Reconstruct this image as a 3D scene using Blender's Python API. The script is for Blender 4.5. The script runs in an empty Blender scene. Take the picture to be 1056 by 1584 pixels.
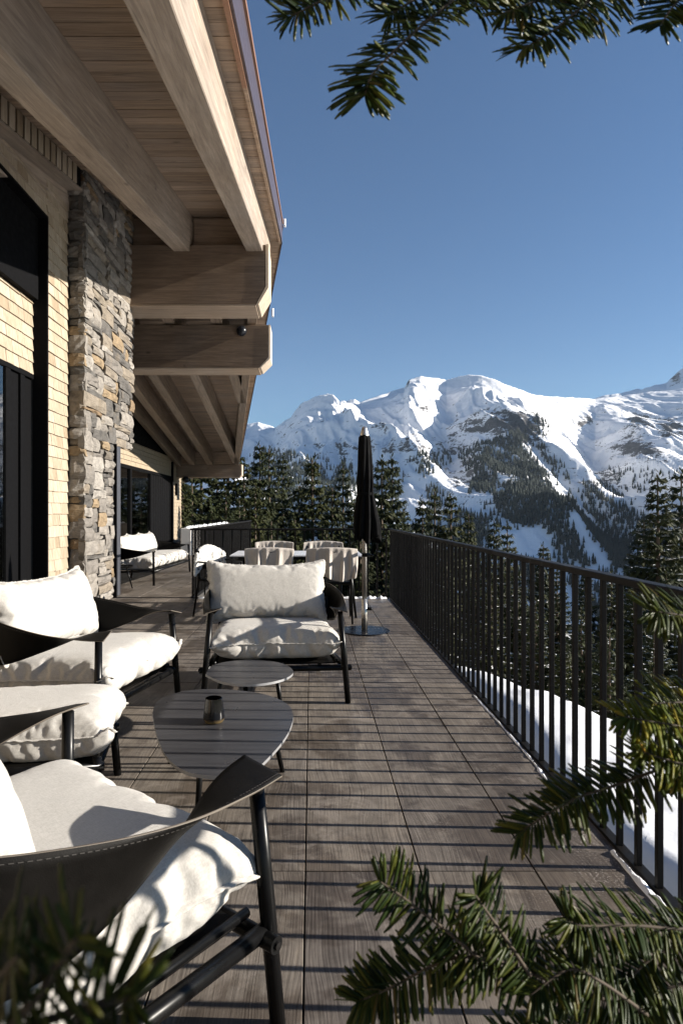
import bpy, bmesh, math, random
import numpy as np
from mathutils import Vector, Matrix, Euler, noise as mnoise

R = math.radians
SC = bpy.context.scene
COL = SC.collection

# ------------------------------------------------------------------ camera
CAM_H, FPX, U0, V0 = 1.25, 965.0, 481.0, 792.0
cam = bpy.data.cameras.new('camera')
cam.sensor_width = 36.0
cam.lens = FPX / 1584.0 * 36.0
cam.shift_x = (528.0 - U0) / 1584.0
cam.clip_start, cam.clip_end = 0.02, 30000.0
cam.dof.use_dof = True
cam.dof.focus_distance = 4.2
cam.dof.aperture_fstop = 14.0
cam_o = bpy.data.objects.new('camera', cam)
cam_o.location = (0, 0, CAM_H)
cam_o.rotation_euler = (R(90), 0, 0)
COL.objects.link(cam_o)
SC.camera = cam_o

# ------------------------------------------------------------------ sky, sun, exposure
SUN_EL, SUN_BACK = 19.5, 2.0
world = bpy.data.worlds.new('World')
SC.world = world
world.use_nodes = True
wn = world.node_tree
sky = wn.nodes.new('ShaderNodeTexSky')
sky.sky_type = 'NISHITA'
sky.sun_disc = False
sky.sun_elevation = R(SUN_EL)
sky.sun_rotation = R(90 + SUN_BACK)
sky.altitude = 0
sky.air_density = 1.0
sky.dust_density = 0.0
sky.ozone_density = 5.0
wn.links.new(sky.outputs[0], wn.nodes['Background'].inputs[0])
wn.nodes['Background'].inputs[1].default_value = 0.050
sun = bpy.data.lights.new('sun', 'SUN')
sun.energy = 5.0
sun.angle = R(0.45)
sun.color = (1.0, 0.93, 0.83)
sun_o = bpy.data.objects.new('sun', sun)
SDIR = Vector((math.cos(R(SUN_EL)) * math.cos(R(SUN_BACK)), -math.cos(R(SUN_EL)) * math.sin(R(SUN_BACK)), math.sin(R(SUN_EL))))
sun_o.rotation_euler = SDIR.to_track_quat('Z', 'Y').to_euler()
COL.objects.link(sun_o)
SC.view_settings.view_transform = 'Standard'
SC.view_settings.look = 'None'
SC.view_settings.exposure = 1.36
SC.view_settings.gamma = 1.0
SC.view_settings.use_curve_mapping = False
SC.cycles.max_bounces = 8
SC.cycles.transparent_max_bounces = 12

# ------------------------------------------------------------------ helpers
def P(u, v, d):
    return Vector(((u - U0) * d / FPX, d, CAM_H + (V0 - v) * d / FPX))

def floor_pt(u, v, z=0.0):
    return P(u, v, (CAM_H - z) * FPX / (v - V0))

def link(o, parent=None):
    COL.objects.link(o)
    if parent is not None:
        o.parent = parent
    return o

def obj(name, V, F, mat=None, parent=None, smooth=False, mats=None, mi=None):
    me = bpy.data.meshes.new(name)
    me.from_pydata([tuple(v) for v in V], [], F)
    for m in (mats or ([mat] if mat else [])):
        me.materials.append(m)
    if mi is not None:
        me.polygons.foreach_set('material_index', mi)
    if smooth:
        me.polygons.foreach_set('use_smooth', [True] * len(me.polygons))
    me.update()
    return link(bpy.data.objects.new(name, me), parent)

def inst(name, me, parent=None, loc=(0, 0, 0), rot=(0, 0, 0), sc=(1, 1, 1)):
    o = bpy.data.objects.new(name, me)
    o.location, o.rotation_euler, o.scale = loc, rot, sc
    return link(o, parent)

def empty(name, loc=(0, 0, 0), rz=0.0):
    o = bpy.data.objects.new(name, None)
    o.empty_display_size = 0.1
    o.location = loc
    o.rotation_euler = (0, 0, rz)
    return link(o)

def tag(o, label=None, cat=None, group=None, kind=None):
    if label: o['label'] = label
    if cat: o['category'] = cat
    if group: o['group'] = group
    if kind: o['kind'] = kind
    return o

def copy_tree(o, parent=None):
    c = o.copy()
    COL.objects.link(c)
    c.parent = parent
    for ch in list(o.children):
        copy_tree(ch, c)
    return c

class MB:
    """collects shapes for one mesh"""
    def __init__(s):
        s.V, s.F = [], []
    def add(s, V, F):
        b = len(s.V)
        s.V += [Vector(v) for v in V]
        s.F += [[i + b for i in f] for f in F]
        return s
    def box(s, a, b, M=None):
        x0, y0, z0 = a; x1, y1, z1 = b
        V = [(x, y, z) for x in (x0, x1) for y in (y0, y1) for z in (z0, z1)]
        F = [(0, 1, 3, 2), (4, 6, 7, 5), (0, 4, 5, 1), (2, 3, 7, 6), (0, 2, 6, 4), (1, 5, 7, 3)]
        V = [Vector(v) for v in V]
        if M: V = [M @ v for v in V]
        return s.add(V, F)
    def bbox(s, a, b, r=0.004, M=None):
        """bevelled box"""
        bm = bmesh.new()
        bmesh.ops.create_cube(bm, size=1)
        for v in bm.verts:
            v.co = Vector([(a[i] + b[i]) / 2 + v.co[i] * (b[i] - a[i]) for i in range(3)])
        bmesh.ops.bevel(bm, geom=bm.edges[:], offset=r, segments=1, affect='EDGES', profile=0.5)
        bm.verts.index_update()
        V = [M @ v.co if M else v.co.copy() for v in bm.verts]
        F = [[v.index for v in f.verts] for f in bm.faces]
        bm.free()
        return s.add(V, F)
    def tube(s, pts, rad, n=12, cap=True):
        pts = [Vector(p) for p in pts]
        rads = rad if isinstance(rad, (list, tuple)) else [rad] * len(pts)
        V, F = [], []
        up = None
        for i, p in enumerate(pts):
            t = (pts[min(i + 1, len(pts) - 1)] - pts[max(i - 1, 0)]).normalized()
            if up is None:
                up = t.orthogonal().normalized()
            a = (up - t * up.dot(t))
            a = a.normalized() if a.length > 1e-6 else t.orthogonal().normalized()
            up = a
            b = t.cross(a)
            for k in range(n):
                w = 2 * math.pi * k / n
                V.append(p + (a * math.cos(w) + b * math.sin(w)) * rads[i])
        for i in range(len(pts) - 1):
            for k in range(n):
                k2 = (k + 1) % n
                F.append((i * n + k, i * n + k2, (i + 1) * n + k2, (i + 1) * n + k))
        if cap:
            F.append(list(range(n))[::-1])
            F.append([(len(pts) - 1) * n + k for k in range(n)])
        return s.add(V, F)
    def lathe(s, prof, n=32, c=(0, 0, 0), fr=None):
        V, F = [], []
        for i, (r, z) in enumerate(prof):
            for k in range(n):
                w = 2 * math.pi * k / n
                q = fr(w, z) if fr else 1.0
                V.append((c[0] + r * q * math.cos(w), c[1] + r * q * math.sin(w), c[2] + z))
        for i in range(len(prof) - 1):
            for k in range(n):
                k2 = (k + 1) % n
                F.append((i * n + k, i * n + k2, (i + 1) * n + k2, (i + 1) * n + k))
        return s.add(V, F)
    def prism(s, poly, z0, z1, M=None):
        n = len(poly)
        V = [Vector((p[0], p[1], z0)) for p in poly] + [Vector((p[0], p[1], z1)) for p in poly]
        if M: V = [M @ v for v in V]
        F = [list(range(n))[::-1], [n + i for i in range(n)]]
        F += [(i, (i + 1) % n, n + (i + 1) % n, n + i) for i in range(n)]
        return s.add(V, F)
    def build(s, name, mat, parent=None, smooth=False):
        return obj(name, s.V, s.F, mat, parent, smooth)

def smooth_angle(o, deg=40):
    me = o.data
    me.polygons.foreach_set('use_smooth', [True] * len(me.polygons))
    try:
        me.set_sharp_from_angle(angle=R(deg))
    except Exception:
        pass
    return o

def spline(pts, n):
    """Catmull-Rom through points"""
    pts = [Vector(p) for p in pts]
    out = []
    m = len(pts) - 1
    for i in range(n + 1):
        t = i / n * m
        k = min(int(t), m - 1)
        f = t - k
        p0, p1, p2, p3 = pts[max(k - 1, 0)], pts[k], pts[k + 1], pts[min(k + 2, m)]
        out.append(0.5 * ((2 * p1) + (p2 - p0) * f + (2 * p0 - 5 * p1 + 4 * p2 - p3) * f * f + (3 * p1 - p0 - 3 * p2 + p3) * f ** 3))
    return out

# ------------------------------------------------------------------ materials
class Mat:
    def __init__(s, name, rough=0.6, col=(0.5, 0.5, 0.5), metal=0.0, spec=0.5):
        s.m = bpy.data.materials.new(name)
        s.m.use_nodes = True
        s.t = s.m.node_tree
        s.b = s.t.nodes['Principled BSDF']
        s.b.inputs['Base Color'].default_value = (*col, 1)
        s.b.inputs['Roughness'].default_value = rough
        s.b.inputs['Metallic'].default_value = metal
        s.b.inputs['Specular IOR Level'].default_value = spec
    def n(s, typ, ins=None, **props):
        nd = s.t.nodes.new(typ)
        for k, v in props.items():
            setattr(nd, k, v)
        for k, v in (ins or {}).items():
            if hasattr(v, 'is_output'):
                s.t.links.new(v, nd.inputs[k])
            else:
                nd.inputs[k].default_value = v
        return nd
    def to(s, sock, name):
        s.t.links.new(sock, s.b.inputs[name])
    def pos(s):
        return s.n('ShaderNodeNewGeometry').outputs['Position']
    def objc(s):
        return s.n('ShaderNodeTexCoord').outputs['Object']
    def mapping(s, vec, scale=(1, 1, 1), loc=(0, 0, 0)):
        return s.n('ShaderNodeMapping', {0: vec, 'Scale': scale, 'Location': loc}).outputs[0]
    def noise(s, vec, scale=5, detail=4, rough=0.55, dist=0.0):
        return s.n('ShaderNodeTexNoise', {'Vector': vec, 'Scale': scale, 'Detail': detail, 'Roughness': rough, 'Distortion': dist}).outputs[0]
    def ramp(s, fac, stops, interp='LINEAR'):
        nd = s.n('ShaderNodeValToRGB', {0: fac})
        cr = nd.color_ramp
        cr.interpolation = interp
        while len(cr.elements) > 1:
            cr.elements.remove(cr.elements[-1])
        for i, (p, c) in enumerate(stops):
            c = (c, c, c) if isinstance(c, (int, float)) else c
            e = cr.elements[0] if i == 0 else cr.elements.new(p)
            e.position = p
            e.color = (*c, 1)
        return nd.outputs[0]
    def mix(s, fac, a, b, mode='MIX'):
        nd = s.n('ShaderNodeMix', data_type='RGBA', blend_type=mode)
        for k, v in ((0, fac), (6, a), (7, b)):
            if hasattr(v, 'is_output'):
                s.t.links.new(v, nd.inputs[k])
            else:
                nd.inputs[k].default_value = v if k == 0 else (*v, 1)
        return nd.outputs[2]
    def math(s, op, a, b=0.0, clamp=False):
        nd = s.n('ShaderNodeMath', {0: a, 1: b}, operation=op)
        nd.use_clamp = clamp
        return nd.outputs[0]
    def rand(s):
        return s.n('ShaderNodeObjectInfo').outputs['Random']
    def bump(s, h, strength=0.3, dist=0.01):
        nd = s.n('ShaderNodeBump', {'Height': h, 'Strength': strength, 'Distance': dist})
        s.to(nd.outputs[0], 'Normal')
        return nd.outputs[0]

def offset_vec(M, vec, k=37.0):
    """shift texture by the object's own random number"""
    r = M.rand()
    c = M.n('ShaderNodeCombineXYZ', {0: M.math('MULTIPLY', r, k), 1: M.math('MULTIPLY', r, k * 1.7), 2: M.math('MULTIPLY', r, k * 0.6)}).outputs[0]
    return M.n('ShaderNodeVectorMath', {0: vec, 1: c}, operation='ADD').outputs[0]

def wood_mat(name, axis, dark, light, rough=0.62, knots=True, shear=0.0):
    M = Mat(name, rough, spec=0.3)
    sc = [9.0, 9.0, 9.0]
    sc[axis] = 0.55
    v = M.pos()
    if shear:
        xyz = M.n('ShaderNodeSeparateXYZ', {0: v}).outputs
        v = M.n('ShaderNodeCombineXYZ', {0: xyz[0], 1: xyz[1], 2: M.math('SUBTRACT', xyz[2], M.math('MULTIPLY', xyz[1], shear))}).outputs[0]
    v = offset_vec(M, v)
    g = M.noise(M.mapping(v, sc), 2.2, 6, 0.62, 0.6)
    fine = M.noise(M.mapping(v, [x * 4 for x in sc]), 3.0, 3, 0.6)
    cl = M.noise(v, 1.3, 3, 0.5)
    col = M.ramp(g, [(0.28, dark), (0.5, tuple((a + b) / 2 for a, b in zip(dark, light))), (0.72, light)])
    col = M.mix(0.35, col, M.ramp(cl, [(0.3, 0.55), (0.7, 1.15)]), 'MULTIPLY')
    col = M.mix(0.5, col, M.ramp(fine, [(0.3, 0.7), (0.62, 1.1)]), 'MULTIPLY')
    if knots:
        ks = [1.6, 1.6, 1.6]
        ks[axis] = 0.75
        vo = M.n('ShaderNodeTexVoronoi', {'Vector': M.mapping(v, ks), 'Scale': 2.0, 'Randomness': 1.0})
        k = M.ramp(vo.outputs['Distance'], [(0.0, 0.2), (0.045, 0.42), (0.085, 0.85), (0.13, 1.0)])
        col = M.mix(0.75, col, k, 'MULTIPLY')
    cs = [5.0, 5.0, 5.0]
    cs[axis] = 0.16
    ck = M.n('ShaderNodeTexVoronoi', {'Vector': M.mapping(v, cs), 'Scale': 1.6}, feature='DISTANCE_TO_EDGE').outputs[0]
    ckm = M.math('MULTIPLY', M.ramp(ck, [(0.0, 1.0), (0.012, 0.0)]), M.ramp(M.noise(v, 0.9, 3), [(0.5, 0.0), (0.6, 1.0)]))
    col = M.mix(M.math('MULTIPLY', ckm, 0.7), col, (0.03, 0.022, 0.016))
    wth = M.ramp(M.noise(v, 0.55, 5, 0.6, 0.5), [(0.4, 0.0), (0.7, 1.0)])
    grey = M.n('ShaderNodeHueSaturation', {'Saturation': 0.45, 'Value': 0.92, 'Color': col}).outputs[0]
    col = M.mix(M.math('MULTIPLY', wth, 0.4), col, grey)
    br = M.math('ADD', M.math('MULTIPLY', M.rand(), 0.34), 0.83)
    col = M.mix(1.0, col, M.n('ShaderNodeCombineColor', {0: br, 1: br, 2: br}).outputs[0], 'MULTIPLY')
    M.to(col, 'Base Color')
    M.bump(M.math('ADD', g, M.math('MULTIPLY', fine, 0.5)), 0.25, 0.01)
    return M.m

def rand_ramp(M, stops, interp='LINEAR'):
    return M.ramp(M.rand(), stops, interp)

m_rafter = wood_mat('larch rafter', 1, (0.165, 0.126, 0.095), (0.33, 0.268, 0.208), shear=0.207)
m_rafter_far = wood_mat('larch rafter far slope', 1, (0.17, 0.122, 0.085), (0.35, 0.265, 0.19), shear=-0.175)
m_purlin = wood_mat('larch purlin', 0, (0.10, 0.066, 0.044), (0.205, 0.143, 0.098))
m_board = wood_mat('larch boards', 0, (0.20, 0.138, 0.092), (0.38, 0.275, 0.188))
m_soffit_bounce = wood_mat('larch soffit with painted bounce light', 0, (0.30, 0.215, 0.145), (0.46, 0.345, 0.245))  # purlin underside: bounced light put into a paler wood colour
m_endgrain = wood_mat('larch end grain', 2, (0.36, 0.28, 0.20), (0.55, 0.45, 0.34), knots=False)

def tile_mat():
    M = Mat('wood look porcelain', 0.55, spec=0.14)
    p = M.pos()
    v = offset_vec(M, p, 53.0)
    warp = M.noise(M.mapping(v, (1.2, 0.5, 1)), 2.0, 2, 0.5)
    vx = M.n('ShaderNodeSeparateXYZ', {0: v})
    # cathedral grain: rings stretched along the plank
    x = M.math('ADD', vx.outputs[0], M.math('MULTIPLY', warp, 0.16))
    ring = M.n('ShaderNodeTexNoise', {'Vector': M.n('ShaderNodeCombineXYZ', {0: M.math('MULTIPLY', x, 170.0), 1: M.math('MULTIPLY', vx.outputs[1], 3.0), 2: 0.0}).outputs[0], 'Scale': 1.0, 'Detail': 4.0, 'Roughness': 0.6}).outputs[0]
    wide = M.n('ShaderNodeTexNoise', {'Vector': M.n('ShaderNodeCombineXYZ', {0: M.math('MULTIPLY', x, 16.0), 1: M.math('MULTIPLY', vx.outputs[1], 1.1), 2: 3.0}).outputs[0], 'Scale': 1.0, 'Detail': 3.0}).outputs[0]
    col = M.ramp(ring, [(0.3, (0.078, 0.069, 0.061)), (0.5, (0.132, 0.119, 0.106)), (0.72, (0.18, 0.165, 0.149))])
    col = M.mix(0.6, col, M.ramp(wide, [(0.3, 0.75), (0.7, 1.18)]), 'MULTIPLY')
    mot = M.noise(p, 7.0, 7, 0.7, 0.4)
    col = M.mix(0.75, col, M.ramp(mot, [(0.3, (0.58, 0.56, 0.56)), (0.5, (1.0, 0.98, 0.97)), (0.7, (1.36, 1.31, 1.24))]), 'MULTIPLY')
    tone = rand_ramp(M, [(0, (0.84, 0.82, 0.82)), (0.5, (1.0, 0.97, 0.93)), (1, (1.14, 1.1, 1.04))])
    col = M.mix(1.0, col, tone, 'MULTIPLY')
    # melt water stains that have their own shape
    st = M.noise(M.mapping(p, (1.0, 0.8, 1)), 1.7, 5, 0.62, 0.5)
    st2 = M.noise(p, 9.0, 5, 0.65)
    wet = M.ramp(M.math('ADD', M.math('MULTIPLY', st, 0.85), M.math('MULTIPLY', st2, 0.15)), [(0.49, 0.0), (0.535, 1.0)])
    col = M.mix(M.math('MULTIPLY', wet, 0.72), col, M.mix(1.0, col, (0.46, 0.42, 0.39), 'MULTIPLY'))
    dry = M.ramp(M.noise(p, 3.1, 6, 0.7, 1.0), [(0.56, 0.0), (0.62, 1.0)])
    col = M.mix(M.math('MULTIPLY', dry, 0.28), col, (0.27, 0.235, 0.205))
    # frost residue near the railing
    sx = M.n('ShaderNodeSeparateXYZ', {0: p})
    near = M.n('ShaderNodeMapRange', {0: sx.outputs[0], 1: 0.25, 2: 1.0, 3: 0.0, 4: 1.0}).outputs[0]
    fr = M.math('MULTIPLY', M.ramp(M.noise(p, 2.2, 3, 0.5), [(0.5, 0.0), (0.6, 1.0)]), M.ramp(M.noise(p, 120.0, 2, 0.6), [(0.55, 0.0), (0.66, 1.0)]))
    fr = M.math('MULTIPLY', fr, near)
    col = M.mix(M.math('MULTIPLY', fr, 0.5), col, (0.42, 0.38, 0.35))
    M.to(col, 'Base Color')
    M.to(M.ramp(wet, [(0, 0.55), (1, 0.36)]), 'Roughness')
    M.bump(M.math('ADD', ring, M.math('MULTIPLY', fr, 0.8)), 0.4, 0.004)
    return M.m
m_tile = tile_mat()
m_grout = Mat('dark joint', 0.9, (0.03, 0.027, 0.024)).m

def metal_mat(name, col, rough, metal=0.0, spec=0.5):
    M = Mat(name, rough, col, metal, spec)
    n = M.noise(M.pos(), 14, 4, 0.6)
    M.to(M.ramp(n, [(0.3, rough * 0.8), (0.7, min(1, rough * 1.25))]), 'Roughness')
    M.to(M.mix(0.5, col, M.ramp(M.noise(M.pos(), 60, 3), [(0.3, tuple(c * 0.7 for c in col)), (0.7, tuple(c * 1.3 for c in col))])), 'Base Color')
    return M.m
m_rail = metal_mat('powder coated railing', (0.008, 0.0073, 0.007), 0.5, 0, 0.1)
m_black = metal_mat('black steel tube', (0.0035, 0.0035, 0.0037), 0.3, 0, 0.16)
m_blackmatte = metal_mat('black matte panel', (0.004, 0.004, 0.0045), 0.7, 0, 0.05)
m_slate = metal_mat('slate grey metal', (0.04, 0.042, 0.05), 0.5)
m_alu = metal_mat('brushed aluminium', (0.62, 0.58, 0.52), 0.3, 0.9)
m_copper = metal_mat('copper trim', (0.27, 0.15, 0.095), 0.5, 0.5)
m_fascia = metal_mat('weathered copper fascia', (0.12, 0.095, 0.105), 0.36, 0.75)
m_white = metal_mat('white ceramic', (0.62, 0.63, 0.66), 0.3)
m_basemetal = metal_mat('polished dark base', (0.008, 0.009, 0.012), 0.28, 0, 0.3)

def fabric_mat(name, c1, c2, weave=1900.0):
    M = Mat(name, 0.92, spec=0.15)
    v = M.objc()
    w = M.n('ShaderNodeTexWave', {'Vector': v, 'Scale': weave / 6.28, 'Distortion': 1.5, 'Detail': 2.0}, bands_direction='X').outputs[1]
    w2 = M.n('ShaderNodeTexWave', {'Vector': v, 'Scale': weave / 6.28, 'Distortion': 1.5, 'Detail': 2.0}, bands_direction='Y').outputs[1]
    slub = M.math('ADD', M.math('MULTIPLY', M.noise(M.mapping(v, (60, 420, 120)), 1.0, 3, 0.7), 0.5), M.math('MULTIPLY', M.noise(M.mapping(v, (420, 60, 120)), 1.0, 3, 0.7), 0.5))
    big = M.noise(v, 7.0, 4, 0.6)
    col = M.mix(M.ramp(slub, [(0.4, 0.0), (0.6, 1.0)]), c1, c2)
    col = M.mix(0.4, col, M.ramp(big, [(0.3, 0.86), (0.7, 1.06)]), 'MULTIPLY')
    M.to(col, 'Base Color')
    h = M.math('ADD', M.math('MULTIPLY', M.math('ADD', w, w2), 0.05), M.math('MULTIPLY', big, 1.0))
    h = M.math('ADD', h, M.math('MULTIPLY', M.n('ShaderNodeTexNoise', {'Vector': v, 'Scale': 11.0, 'Detail': 4.0, 'Roughness': 0.5, 'Distortion': 1.6}, noise_type='RIDGED_MULTIFRACTAL').outputs[0], 0.22))
    M.bump(h, 0.45, 0.014)
    M.b.inputs['Sheen Weight'].default_value = 0.15
    return M.m
m_linen = fabric_mat('natural linen', (0.39, 0.37, 0.337), (0.50, 0.478, 0.442))
m_throw = fabric_mat('beige throw', (0.37, 0.33, 0.295), (0.44, 0.40, 0.36), 1500)
m_sheep = fabric_mat('cream sheepskin', (0.50, 0.485, 0.455), (0.58, 0.565, 0.535), 700)
m_seam = Mat('dark seam thread', 0.9, (0.16, 0.14, 0.12)).m
m_canopy = metal_mat('black canvas', (0.0045, 0.0045, 0.0048), 0.9, 0, 0.06)
m_stitch = Mat('pale stitching', 0.8, (0.026, 0.023, 0.02)).m

def leather_mat():
    M = Mat('dark saddle leather', 0.5, spec=0.07)
    v = M.objc()
    n = M.noise(v, 9, 4, 0.6)
    g = M.n('ShaderNodeTexVoronoi', {'Vector': v, 'Scale': 420.0}).outputs[0]
    M.to(M.ramp(n, [(0.3, (0.0032, 0.0029, 0.0026)), (0.7, (0.0066, 0.0059, 0.0052))]), 'Base Color')
    M.to(M.ramp(n, [(0.3, 0.46), (0.7, 0.62)]), 'Roughness')
    M.bump(M.math('ADD', M.math('MULTIPLY', g, 0.4), M.noise(v, 40, 4)), 0.18, 0.004)
    return M.m
m_leather = leather_mat()
m_leatheredge = Mat('raw leather edge', 0.7, (0.10, 0.082, 0.062)).m

def table_mat():
    M = Mat('graphite table top', 0.34, spec=0.2)
    v = M.pos()
    g = M.noise(M.mapping(v, (3, 60, 1)), 1.0, 5, 0.65)
    M.to(M.ramp(g, [(0.3, (0.03, 0.03, 0.033)), (0.7, (0.052, 0.052, 0.056))]), 'Base Color')
    M.to(M.ramp(M.noise(v, 6, 5, 0.6), [(0.3, 0.26), (0.7, 0.42)]), 'Roughness')
    M.bump(g, 0.1, 0.003)
    return M.m
m_table = table_mat()
m_tableedge = Mat('cut table edge', 0.35, (0.42, 0.42, 0.43), 0.6).m

def shingle_mat():
    M = Mat('larch shingles', 0.72, spec=0.25)
    v = offset_vec(M, M.pos(), 21.0)
    g = M.noise(M.mapping(v, (60, 60, 3.0)), 1.0, 5, 0.65)
    col = M.ramp(g, [(0.25, (0.21, 0.155, 0.10)), (0.55, (0.325, 0.272, 0.2)), (0.8, (0.39, 0.342, 0.268))])
    tone = rand_ramp(M, [(0, (0.74, 0.69, 0.63)), (0.12, (0.9, 0.88, 0.87)), (0.35, (0.95, 0.95, 0.95)), (0.7, (1.05, 1.05, 1.07)), (1, (1.12, 1.13, 1.18))])
    M.to(M.mix(1.0, col, tone, 'MULTIPLY'), 'Base Color')
    M.bump(g, 0.3, 0.004)
    return M.m
m_shingle = shingle_mat()

def stone_mat():
    M = Mat('split field stone', 0.85, spec=0.25)
    v = offset_vec(M, M.pos(), 17.0)
    n = M.noise(v, 7.0, 7, 0.68, 0.4)
    l = M.noise(M.mapping(v, (3, 3, 16)), 2.5, 5, 0.6)
    tone = rand_ramp(M, [(0.0, (0.105, 0.098, 0.090)), (0.22, (0.18, 0.163, 0.145)), (0.46, (0.24, 0.218, 0.192)), (0.7, (0.29, 0.267, 0.238)),
                         (0.8, (0.21, 0.178, 0.14)), (0.91, (0.25, 0.185, 0.115)), (0.975, (0.2, 0.14, 0.085))], 'CONSTANT')
    col = M.mix(0.85, tone, M.ramp(n, [(0.3, 0.38), (0.5, 0.82), (0.72, 1.15)]), 'MULTIPLY')
    col = M.mix(0.4, col, M.ramp(l, [(0.35, 0.65), (0.65, 1.15)]), 'MULTIPLY')
    rust = M.ramp(M.noise(v, 3.0, 4, 0.6), [(0.56, 0.0), (0.66, 1.0)])
    col = M.mix(M.math('MULTIPLY', rust, 0.25), col, (0.22, 0.17, 0.115))
    M.to(col, 'Base Color')
    M.bump(M.math('ADD', n, l), 0.8, 0.02)
    return M.m
m_stone = stone_mat()
m_mortar = Mat('recessed mortar', 0.95, (0.05, 0.046, 0.042)).m

def snow_mat():
    M = Mat('snow', 0.6, (0.80, 0.81, 0.83), spec=0.2)
    p = M.pos()
    M.bump(M.math('ADD', M.noise(p, 1.5, 6, 0.6), M.math('MULTIPLY', M.noise(p, 40, 4, 0.7), 0.15)), 0.22, 0.08)
    return M.m
m_snow = snow_mat()

def pane_mat(name, tint, fac):
    m = bpy.data.materials.new(name)
    m.use_nodes = True
    t = m.node_tree
    t.nodes.clear()
    out = t.nodes.new('ShaderNodeOutputMaterial')
    mx = t.nodes.new('ShaderNodeMixShader')
    tr = t.nodes.new('ShaderNodeBsdfTransparent')
    gl = t.nodes.new('ShaderNodeBsdfGlossy')
    fr = t.nodes.new('ShaderNodeFresnel')
    mt = t.nodes.new('ShaderNodeMath')
    tr.inputs[0].default_value = (*tint, 1)
    gl.inputs['Roughness'].default_value = 0.015
    fr.inputs[0].default_value = 1.5
    mt.operation = 'ADD'
    mt.use_clamp = True
    mt.inputs[1].default_value = fac
    t.links.new(fr.outputs[0], mt.inputs[0])
    t.links.new(mt.outputs[0], mx.inputs[0])
    t.links.new(tr.outputs[0], mx.inputs[1])
    t.links.new(gl.outputs[0], mx.inputs[2])
    t.links.new(mx.outputs[0], out.inputs[0])
    return m
m_pane = pane_mat('window pane', (0.85, 0.87, 0.87), 0.16)
m_smoke = pane_mat('smoked glass', (0.28, 0.27, 0.27), 0.05)

def leaf_mat(name, dark, light, rough=0.55, trans=0.18, nscale=2.3, island=False, gain=1.0):
    M = Mat(name, rough, spec=0.16)
    n = M.noise(M.pos(), nscale, 3, 0.6)
    col = M.ramp(n, [(0.3, dark), (0.7, light)])
    if island:
        ri = M.n('ShaderNodeNewGeometry').outputs['Random Per Island']
        col = M.mix(0.75, col, M.ramp(ri, [(0, (0.008, 0.018, 0.004)), (0.45, (0.020, 0.036, 0.006)), (0.8, (0.050, 0.064, 0.010)), (0.96, (0.10, 0.10, 0.017)), (1.0, (0.12, 0.08, 0.025))]))
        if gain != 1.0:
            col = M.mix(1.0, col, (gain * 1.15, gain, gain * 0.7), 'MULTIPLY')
    br = rand_ramp(M, [(0, (0.8, 0.85, 0.9)), (1, (1.2, 1.12, 1.0))])
    M.to(M.mix(1.0, col, br, 'MULTIPLY'), 'Base Color')
    M.b.inputs['Transmission Weight'].default_value = 0.0
    # thin foliage lets some light through
    tl = M.n('ShaderNodeBsdfTranslucent')
    M.t.links.new(col, tl.inputs[0])
    mx = M.n('ShaderNodeMixShader', {0: trans})
    out = M.t.nodes['Material Output']
    M.t.links.new(M.b.outputs[0], mx.inputs[1])
    M.t.links.new(tl.outputs[0], mx.inputs[2])
    M.t.links.new(mx.outputs[0], out.inputs[0])
    return M.m
m_spruce = leaf_mat('spruce foliage', (0.017, 0.023, 0.010), (0.052, 0.057, 0.022))
m_needle = leaf_mat('fir needle', (0.013, 0.026, 0.005), (0.050, 0.062, 0.010), 0.38, 0.3, 14.0, True)
m_needle_sunlit = leaf_mat('fir needle with painted sunlight', (0.013, 0.026, 0.005), (0.050, 0.062, 0.010), 0.38, 0.4, 14.0, True, 2.3)  # brighter, yellower needle copy; sunlight is painted into its colour
m_bark = Mat('bark', 0.9, (0.09, 0.065, 0.045)).m
m_twig = Mat('twig bark', 0.8, (0.05, 0.034, 0.019)).m
m_farforest = leaf_mat('distant conifers', (0.020, 0.027, 0.024), (0.040, 0.048, 0.040), 0.8, 0.0)

# ------------------------------------------------------------------ terrain
def _hash(ix, iy, seed):
    h = (ix.astype(np.int64) * 374761393 + iy.astype(np.int64) * 668265263 + seed * 974634533) & 0x7fffffff
    h = ((h ^ (h >> 13)) * 1274126177) & 0x7fffffff
    return ((h ^ (h >> 16)) & 0xffff) / 65535.0

def vnoise(x, y, seed=0):
    ix, iy = np.floor(x), np.floor(y)
    fx, fy = x - ix, y - iy
    fx = fx * fx * fx * (fx * (fx * 6 - 15) + 10)
    fy = fy * fy * fy * (fy * (fy * 6 - 15) + 10)
    a, b = _hash(ix, iy, seed), _hash(ix + 1, iy, seed)
    c, d = _hash(ix, iy + 1, seed), _hash(ix + 1, iy + 1, seed)
    return (a + (b - a) * fx) * (1 - fy) + (c + (d - c) * fx) * fy

def fbm(x, y, o=5, seed=0, g=0.5):
    s, a, t = 0, 1.0, 0
    for i in range(o):
        s = s + a * vnoise(x * 2 ** i + 17.3 * i, y * 2 ** i - 9.1 * i, seed + i)
        t += a
        a *= g
    return s / t

def ridged(x, y, o=5, seed=0, g=0.5):
    s, a, t = 0, 1.0, 0
    for i in range(o):
        n = 1 - np.abs(2 * vnoise(x * 2 ** i + 5.7 * i, y * 2 ** i + 3.3 * i, seed + i) - 1)
        s = s + a * n * n
        t += a
        a *= g
    return s / t

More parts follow.
